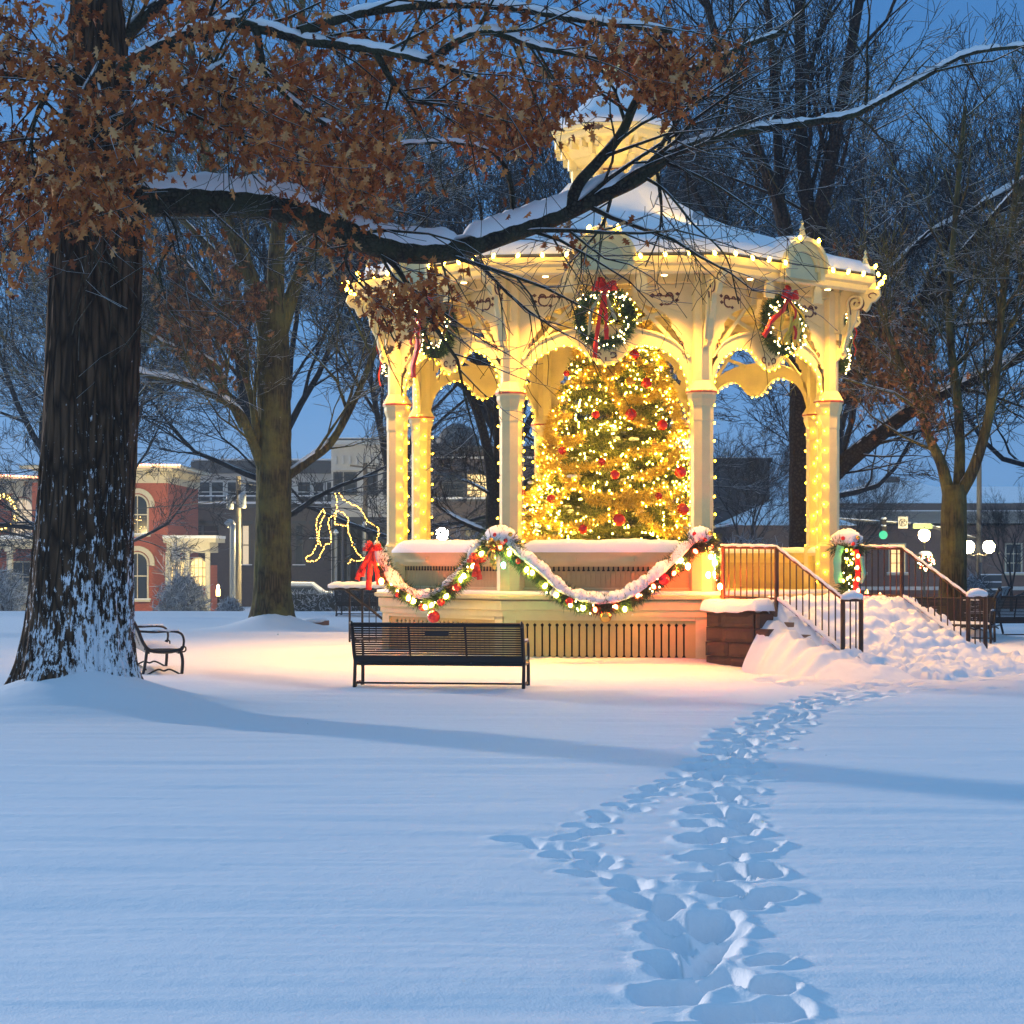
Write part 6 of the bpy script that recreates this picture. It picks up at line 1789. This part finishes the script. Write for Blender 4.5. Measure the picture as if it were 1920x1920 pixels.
m = MB(); m.tube([(sx - .05, -.40, sz - .37), (sx - .05, -.445, sz - .37)], .22, 16); m.build('green_lens', emit('green_signal', (.0, 1.0, .50), .34, (.01, .05, .03)), t)
m = MB()
for q in (.50, .14): m.ball((sx, -.28, sz + q), .15, 10, 6, .45)
m.build('signal_snow', SNOW, t, True)
# white no-turn sign hung from the arm
sx = Xp(1692, Y) - x; sz = Zp(980, Y) - g0
m = MB(); m.box((sx, -.14, sz), (.50, .03, .62)); sg = m.build('sign_panel', plain('sign_white', (.45, .45, .44), .5), t)
m = MB(); m.tube([(sx + .19 * math.cos(a), -.165, sz + .19 * math.sin(a)) for a in np.linspace(0, 2 * PI, 24)], .016, 5)
m.tube([(sx - .13, -.165, sz + .13), (sx + .13, -.165, sz - .13)], .016, 5)
m.tube(smoothpath([(sx - .06, -.165, sz - .13), (sx - .06, -.165, sz + .03), (sx - .02, -.165, sz + .09), (sx + .05, -.165, sz + .08)], 3), .018, 5); m.plate([(sx + .05, sz + .02), (sx + .12, sz + .08), (sx + .05, sz + .14)], [], -.185, -.16)
m.build('symbol', DARK, sg)
o = at(1730, 987, 99.5); t = thing('street_name_sign', 'pale green street name blade above the single-globe lamp', 'sign', o, 0)
MB().box((0, 0, 0), (1.0, .03, .24)).build('blade', plain('pale_green_sign', (.20, .32, .16), .5), t); MB().box((0, .03, .14), (.9, .04, .04)).build('bracket', GREYM, t)
o = at(1858, 1092, 88); t = thing('directional_sign', 'dark stacked directional sign board beneath the two-globe lamp', 'sign', (o.x, o.y, gz(o.x, o.y)), 0)
zz = o.z - gz(o.x, o.y)
MB().tube([(-.5, 0, 0), (-.5, 0, zz + .9)], .05, 6).build('post', DGREY, t)
for i in range(3): MB().box((0, -.02, zz + .2 - i * .34), (.95, .05, .26)).build('board', DGREY, t)
m = MB()
for i in range(3): m.box((0, -.02, zz + .36 - i * .34), (.95, .1, .05))
m.build('snow', SNOW, t)

# utility poles
def upole(px, pyt, Y, label, tr=True, cross=None):
    x = Xp(px, Y); g0 = gz(x, Y); zt = Zp(pyt, Y) - g0
    t = thing('utility_pole', label, 'utility pole', (x, Y, g0), 0)
    m = MB(); m.tube([(0, 0, 0), (0, 0, zt)], [.16, .12], 8); m.build('pole', WOOD, t, True)
    if tr:
        for dx, dz in ((-.40, -1.05), (.22, -1.0)):
            m = MB(); m.lathe([(.17, 0), (.19, .04), (.19, .68), (.17, .72), (.05, .76)], 12, (dx, -.15, zt + dz - .6)); m.build('transformer', GREYM, t, True)
    if cross:
        m = MB(); m.bar((-cross, -.1, zt - .15), (cross, -.1, zt - .35), .09, .1); m.build('crossarm', WOOD, t)
    return t
upole(447, 893, 96, 'dark utility pole carrying two grey transformers left of the mossy oak')
upole(685, 868, 108, 'utility pole with a slanted crossarm in front of the pale corner building', False, .85)
x = Xp(436, 94); t = thing('conduit_pole', 'fat pale grey pipe with a hooked snowy top beside the utility pole', 'pole', (x, 94, gz(x, 94)), 0)
zt = Zp(978, 94) - gz(x, 94)
m = MB(); m.tube(smoothpath([(0, 0, 0), (0, 0, zt - .5), (0, 0, zt - .15), (-.12, 0, zt), (-.32, 0, zt - .18)], 4), .14, 10); m.build('pipe', GREYM, t, True)
for px, pt, lab in ((630, 1000, 'thin pale sign post below the lit horse figure'), (683, 985, 'thin grey lamp post left of the gazebo garland')):
    x = Xp(px, 92); t = thing('thin_post', lab, 'post', (x, 92, gz(x, 92)), 0); zt = Zp(pt, 92) - gz(x, 92)
    m = MB(); m.tube([(0, 0, 0), (0, 0, zt)], .06, 8); m.build('shaft', GREYM, t, True); m = MB(); m.lathe([(.10, 0), (.13, .05), (.05, .16), (.01, .2)], 8, (0, 0, zt)); m.build('cap', SNOW, t, True)
def wire(a, b, sag, label, r=.025):
    t = thing('overhead_wire', label, 'wire'); m = MB(); A = Vector(a); B = Vector(b)
    m.tube([A.lerp(B, f) - Vector((0, 0, sag * 4 * f * (1 - f))) for f in np.linspace(0, 1, 16)], r, 4); m.build('cable', DGREY, t, True)
wire(at(447, 935, 96), at(0, 955, 90), .25, 'overhead wire from the transformer pole to the brick house')
wire(at(447, 905, 96), at(685, 880, 108), .5, 'overhead wire between the two utility poles')
wire(at(685, 872, 108), at(1100, 850, 108), .7, 'overhead wire running right behind the gazebo from the slanted crossarm')

# lit wire figure of a horse on a pole
Y = 58.0
def zp(x_, y_): return (300 + x_ / 4.174, 760 + y_ / 4.174)
paths = [[(1405, 690), (1440, 740), (1500, 775), (1560, 800), (1600, 870), (1640, 920), (1700, 950), (1712, 1000), (1680, 1080), (1640, 1150), (1590, 1200), (1530, 1130), (1500, 1060), (1470, 960), (1470, 890), (1430, 840), (1390, 830)],
         [(1280, 820), (1290, 850), (1270, 900), (1250, 960), (1240, 1040), (1225, 1100), (1190, 1160), (1145, 1190), (1160, 1220), (1220, 1215), (1260, 1160), (1300, 1090), (1340, 1070), (1330, 990), (1320, 900), (1340, 870), (1380, 840)],
         [(1280, 820), (1235, 870), (1225, 940), (1235, 1020), (1260, 1100)], [(1375, 690), (1385, 760), (1380, 820), (1370, 930), (1390, 930), (1440, 940), (1470, 940)], [(1475, 1240), (1500, 1210), (1560, 1220), (1620, 1190)]]
o = at(643, 1000, Y); t = thing('light_figure', 'prancing horse outline of yellow lights on a pole left of the gazebo', 'light figure', o, 0)
HB = mini_mesh('bulb', .016, emit('figure_bulb', (1, .50, .05), 7), 1, 6, 4)
allp = []; wm = MB()
rng = random.Random(12)
for p in paths:
    W_ = np.array([tuple(at(*zp(*q), Y) - o) for q in p]); S = smoothpath(W_, 4); wm.tube(S, .010, 5); allp += [Vector(q) for q in resample(S, .055)]
wm.build('frame', DGREY, t)
rng.shuffle(allp)
for p in allp[:100]:
    b = bpy.data.objects.new('bulb', HB); COL.objects.link(b); b.parent = t; b.location = p + Vector((rng.gauss(0, .012), -.02, rng.gauss(0, .012)))
m = MB()
for p in allp[100:]: m.ball((p.x + rng.gauss(0, .012), -.02, p.z + rng.gauss(0, .012)), .015, 5, 3)
b = m.build('bulbs', HB.materials[0], t); b['kind'] = 'stuff'
MB().tube([(0, .03, -o.z + gz(o.x, o.y) - .1), (0, .03, .3)], .035, 8).build('pole', DGREY, t)

# candle-like lanterns
def candle(px, py, Y, h_, r, label, c1, c2, s_=5):
    o = at(px, py, Y); t = thing('candle_light', label, 'lantern', (o.x, o.y, gz(o.x, o.y)), 0); z = o.z - gz(o.x, o.y)
    MB().tube([(0, 0, 0), (0, 0, z)], r * .35, 6).build('stake', DARK, t)
    m = MB(); m.lathe([(r * .7, 0), (r, h_ * .1), (r, h_ * .7), (r * .8, h_ * .8)], 10, (0, 0, z)); m.build('body', emit('candle_%d' % px, c1, s_), t, True)
    m = MB(); m.ball((0, 0, z + h_), r * .6, 8, 6, 2.2); m.build('flame', emit('flame_%d' % px, c2, s_ * 2), t, True)
candle(409, 1118, 88, .42, .10, 'single glowing candle lantern by the small round bush', (1, .42, .1), (1, .7, .3), 5)
candle(1625, 1130, 60, .30, .09, 'red candle lantern behind the far stair railing, left of its pair', (1, .07, .02), (1, .5, .1), 2.5)
candle(1650, 1132, 60, .24, .09, 'red candle lantern behind the far stair railing, right of its pair', (.9, .06, .02), (1, .35, .08), 1.5)

# shrubs and hedge
def shrub(name, label, px, pyt, Y, w_, h_, n, seed, cat='bush', group='snowy shrubs'):
    rng = random.Random(seed); x = Xp(px, Y); t = thing(name, label, cat, (x, Y, gz(x, Y)), 0, group)
    out = []
    for i in range(n):
        a = rng.uniform(0, 2 * PI); el = rng.uniform(.1, 1.5)
        d = Vector((math.cos(a) * math.cos(el) * w_ / 2, math.sin(a) * math.cos(el) * w_ / 2, h_ * math.sin(el))) * rng.uniform(.75, 1.05)
        s_ = Vector((rng.uniform(-.2, .2) * w_, rng.uniform(-.2, .2) * w_, 0))
        mid_ = s_.lerp(d, .5) + Vector((0, 0, .12 * h_))
        out.append(([s_, mid_, d], [.02, .016, .008], 1))
        for q in range(5):
            f = rng.uniform(.35, 1); b0 = mid_.lerp(d, f); e = b0 + Vector((rng.gauss(0, .14), rng.gauss(0, .14), rng.gauss(.08, .12))) * (h_ / 1.6)
            out.append(([b0, b0.lerp(e, .5) + Vector((0, 0, .03)), e], [.016, .014, .010], 1))
    V, F = tubes_np([(np.array([tuple(p) for p in q]), np.array(r_)) for q, r_, _ in out], 3); MB().add(V, F).build('twigs', TWIGSNOW, t)
    return t
shrub('shrub', 'frosted rounded shrub right of the oak trunk before the side porch', 342, 1085, 92, 2.9, 2.1, 520, 1)
shrub('shrub', 'frosted rounded shrub at the left edge before the porch', 14, 1078, 92, 2.6, 2.3, 480, 2)
shrub('shrub', 'small snow-capped mound bush beside the candle lantern', 431, 1118, 86, 1.5, 1.0, 260, 3)
shrub('shrub', 'spindly snow-dusted sapling standing before the lit side porch', 330, 1000, 96, 2.2, 4.0, 60, 4)
shrub('shrub', 'bare snowy bush low behind the right opening of the gazebo', 1400, 950, 85, 6.0, 3.6, 420, 6)
shrub('shrub', 'thin snowy shrub beside the two-globe street lamp', 1825, 1080, 82, 1.8, 2.0, 160, 7)
shrub('shrub', 'snow-laden low branches beyond the rail in the left opening of the gazebo', 880, 960, 70, 3.2, 3.0, 200, 8)
rngh = random.Random(3); Y = 90; x0, x1 = Xp(548, Y), Xp(735, Y); xc = (x0 + x1) / 2
t = thing('hedge', 'long clipped dark hedge dusted with snow left of the gazebo', 'hedge', (xc, Y, gz(xc, Y)), 0)
out = []
for i in range(2600):
    p = np.array([rngh.uniform(x0 - xc, x1 - xc), rngh.uniform(-.6, .6), rngh.uniform(0, 1.25)]); d = np.array([rngh.gauss(0, .14), rngh.gauss(-.05, .12), rngh.uniform(0, .25)])
    out.append((np.stack([p, p + d * .5 + [0, 0, .02], p + d]), np.array([.02, .018, .01])))
V, F = tubes_np(out, 3); MB().add(V, F).build('twigs', TWIGSNOW, t)
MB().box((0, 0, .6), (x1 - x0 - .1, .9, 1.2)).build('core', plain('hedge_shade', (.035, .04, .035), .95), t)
# snowed-over car behind the hedge
Y = 96; x = Xp(563, Y); t = thing('parked_car', 'snow-covered parked car behind the hedge', 'car', (x, Y, gz(x, Y) + .1), 0)
bp_ = [(-2.2, .35), (2.2, .35), (2.25, .75), (2.1, .95), (1.2, 1.05), (.7, 1.50), (-.9, 1.52), (-1.6, 1.08), (-2.15, 1.0), (-2.25, .7)]
m = MB(); m.plate(bp_, [], -.85, .85); m.build('body', plain('grey_car_paint', (.16, .18, .2), .35, .3), t)
m = MB(); m.plate([(-1.35, 1.1), (1.05, 1.1), (.65, 1.44), (-.85, 1.45)], [], -.875, -.855); m.build('side_window', GLASS, t)
for wx in (-1.4, 1.4): MB().tube([(wx, -.9, .36), (wx, -.65, .36)], .34, 16).build('wheel', DARK, t)
m = MB(); m.plate([(-1.6, 1.09), (-.9, 1.53), (.7, 1.51), (1.2, 1.06), (2.1, .96), (2.1, 1.10), (1.2, 1.24), (.6, 1.68), (-.9, 1.70), (-1.7, 1.24), (-2.15, 1.12), (-2.15, 1.01)][::-1], [], -.8, .8); m.build('snow', SNOW, t)
# flat stone half buried by the mossy oak
o = at(588, 1178, 42); t = thing('stone_slab', 'small flat reddish stone slab half buried right of the mossy oak', 'stone', (o.x, 42.2, gz(o.x, 42.2)), R(8))
MB().box((0, 0, .08), (.62, .4, .10)).build('slab', plain('red_sandstone', (.22, .11, .07), .9), t); m = MB(); m.ball((0, 0, .13), .30, 14, 6, .2); m.build('snow', SNOW, t, True)
# a few drifting flakes
rngf = random.Random(8); m = MB()
for i in range(70):
    Y = rngf.uniform(4, 18); p = at(rngf.uniform(20, 1900), rngf.uniform(700, 1900), Y)
    if p.z > .05: m.ball(tuple(p), .0016 * rngf.uniform(.8, 1.4), 6, 4)
o = m.build('snowflakes', WHITEP, None, True); tag(o, 'sparse tiny snowflakes drifting over the lawn', None, None, 'stuff')

# ------------------------------------------------------------------ dusk air
hm = bpy.data.materials.new('dusk_air'); hm.use_nodes = True; ht = hm.node_tree
for n_ in list(ht.nodes):
    if n_.type == 'BSDF_PRINCIPLED': ht.nodes.remove(n_)
pv = ht.nodes.new('ShaderNodeVolumePrincipled'); pv.inputs['Color'].default_value = (.62, .80, 1.0, 1); pv.inputs['Density'].default_value = 0.0009; pv.inputs['Anisotropy'].default_value = .3
ht.links.new(pv.outputs[0], ht.nodes['Material Output'].inputs['Volume'])
hz_ = MB().box((0, 290, 12), (500, 600, 44)).build('haze', hm); tag(hz_, 'pale blue snowy dusk air over the park', None, None, 'stuff')
hm.cycles.homogeneous_volume = True
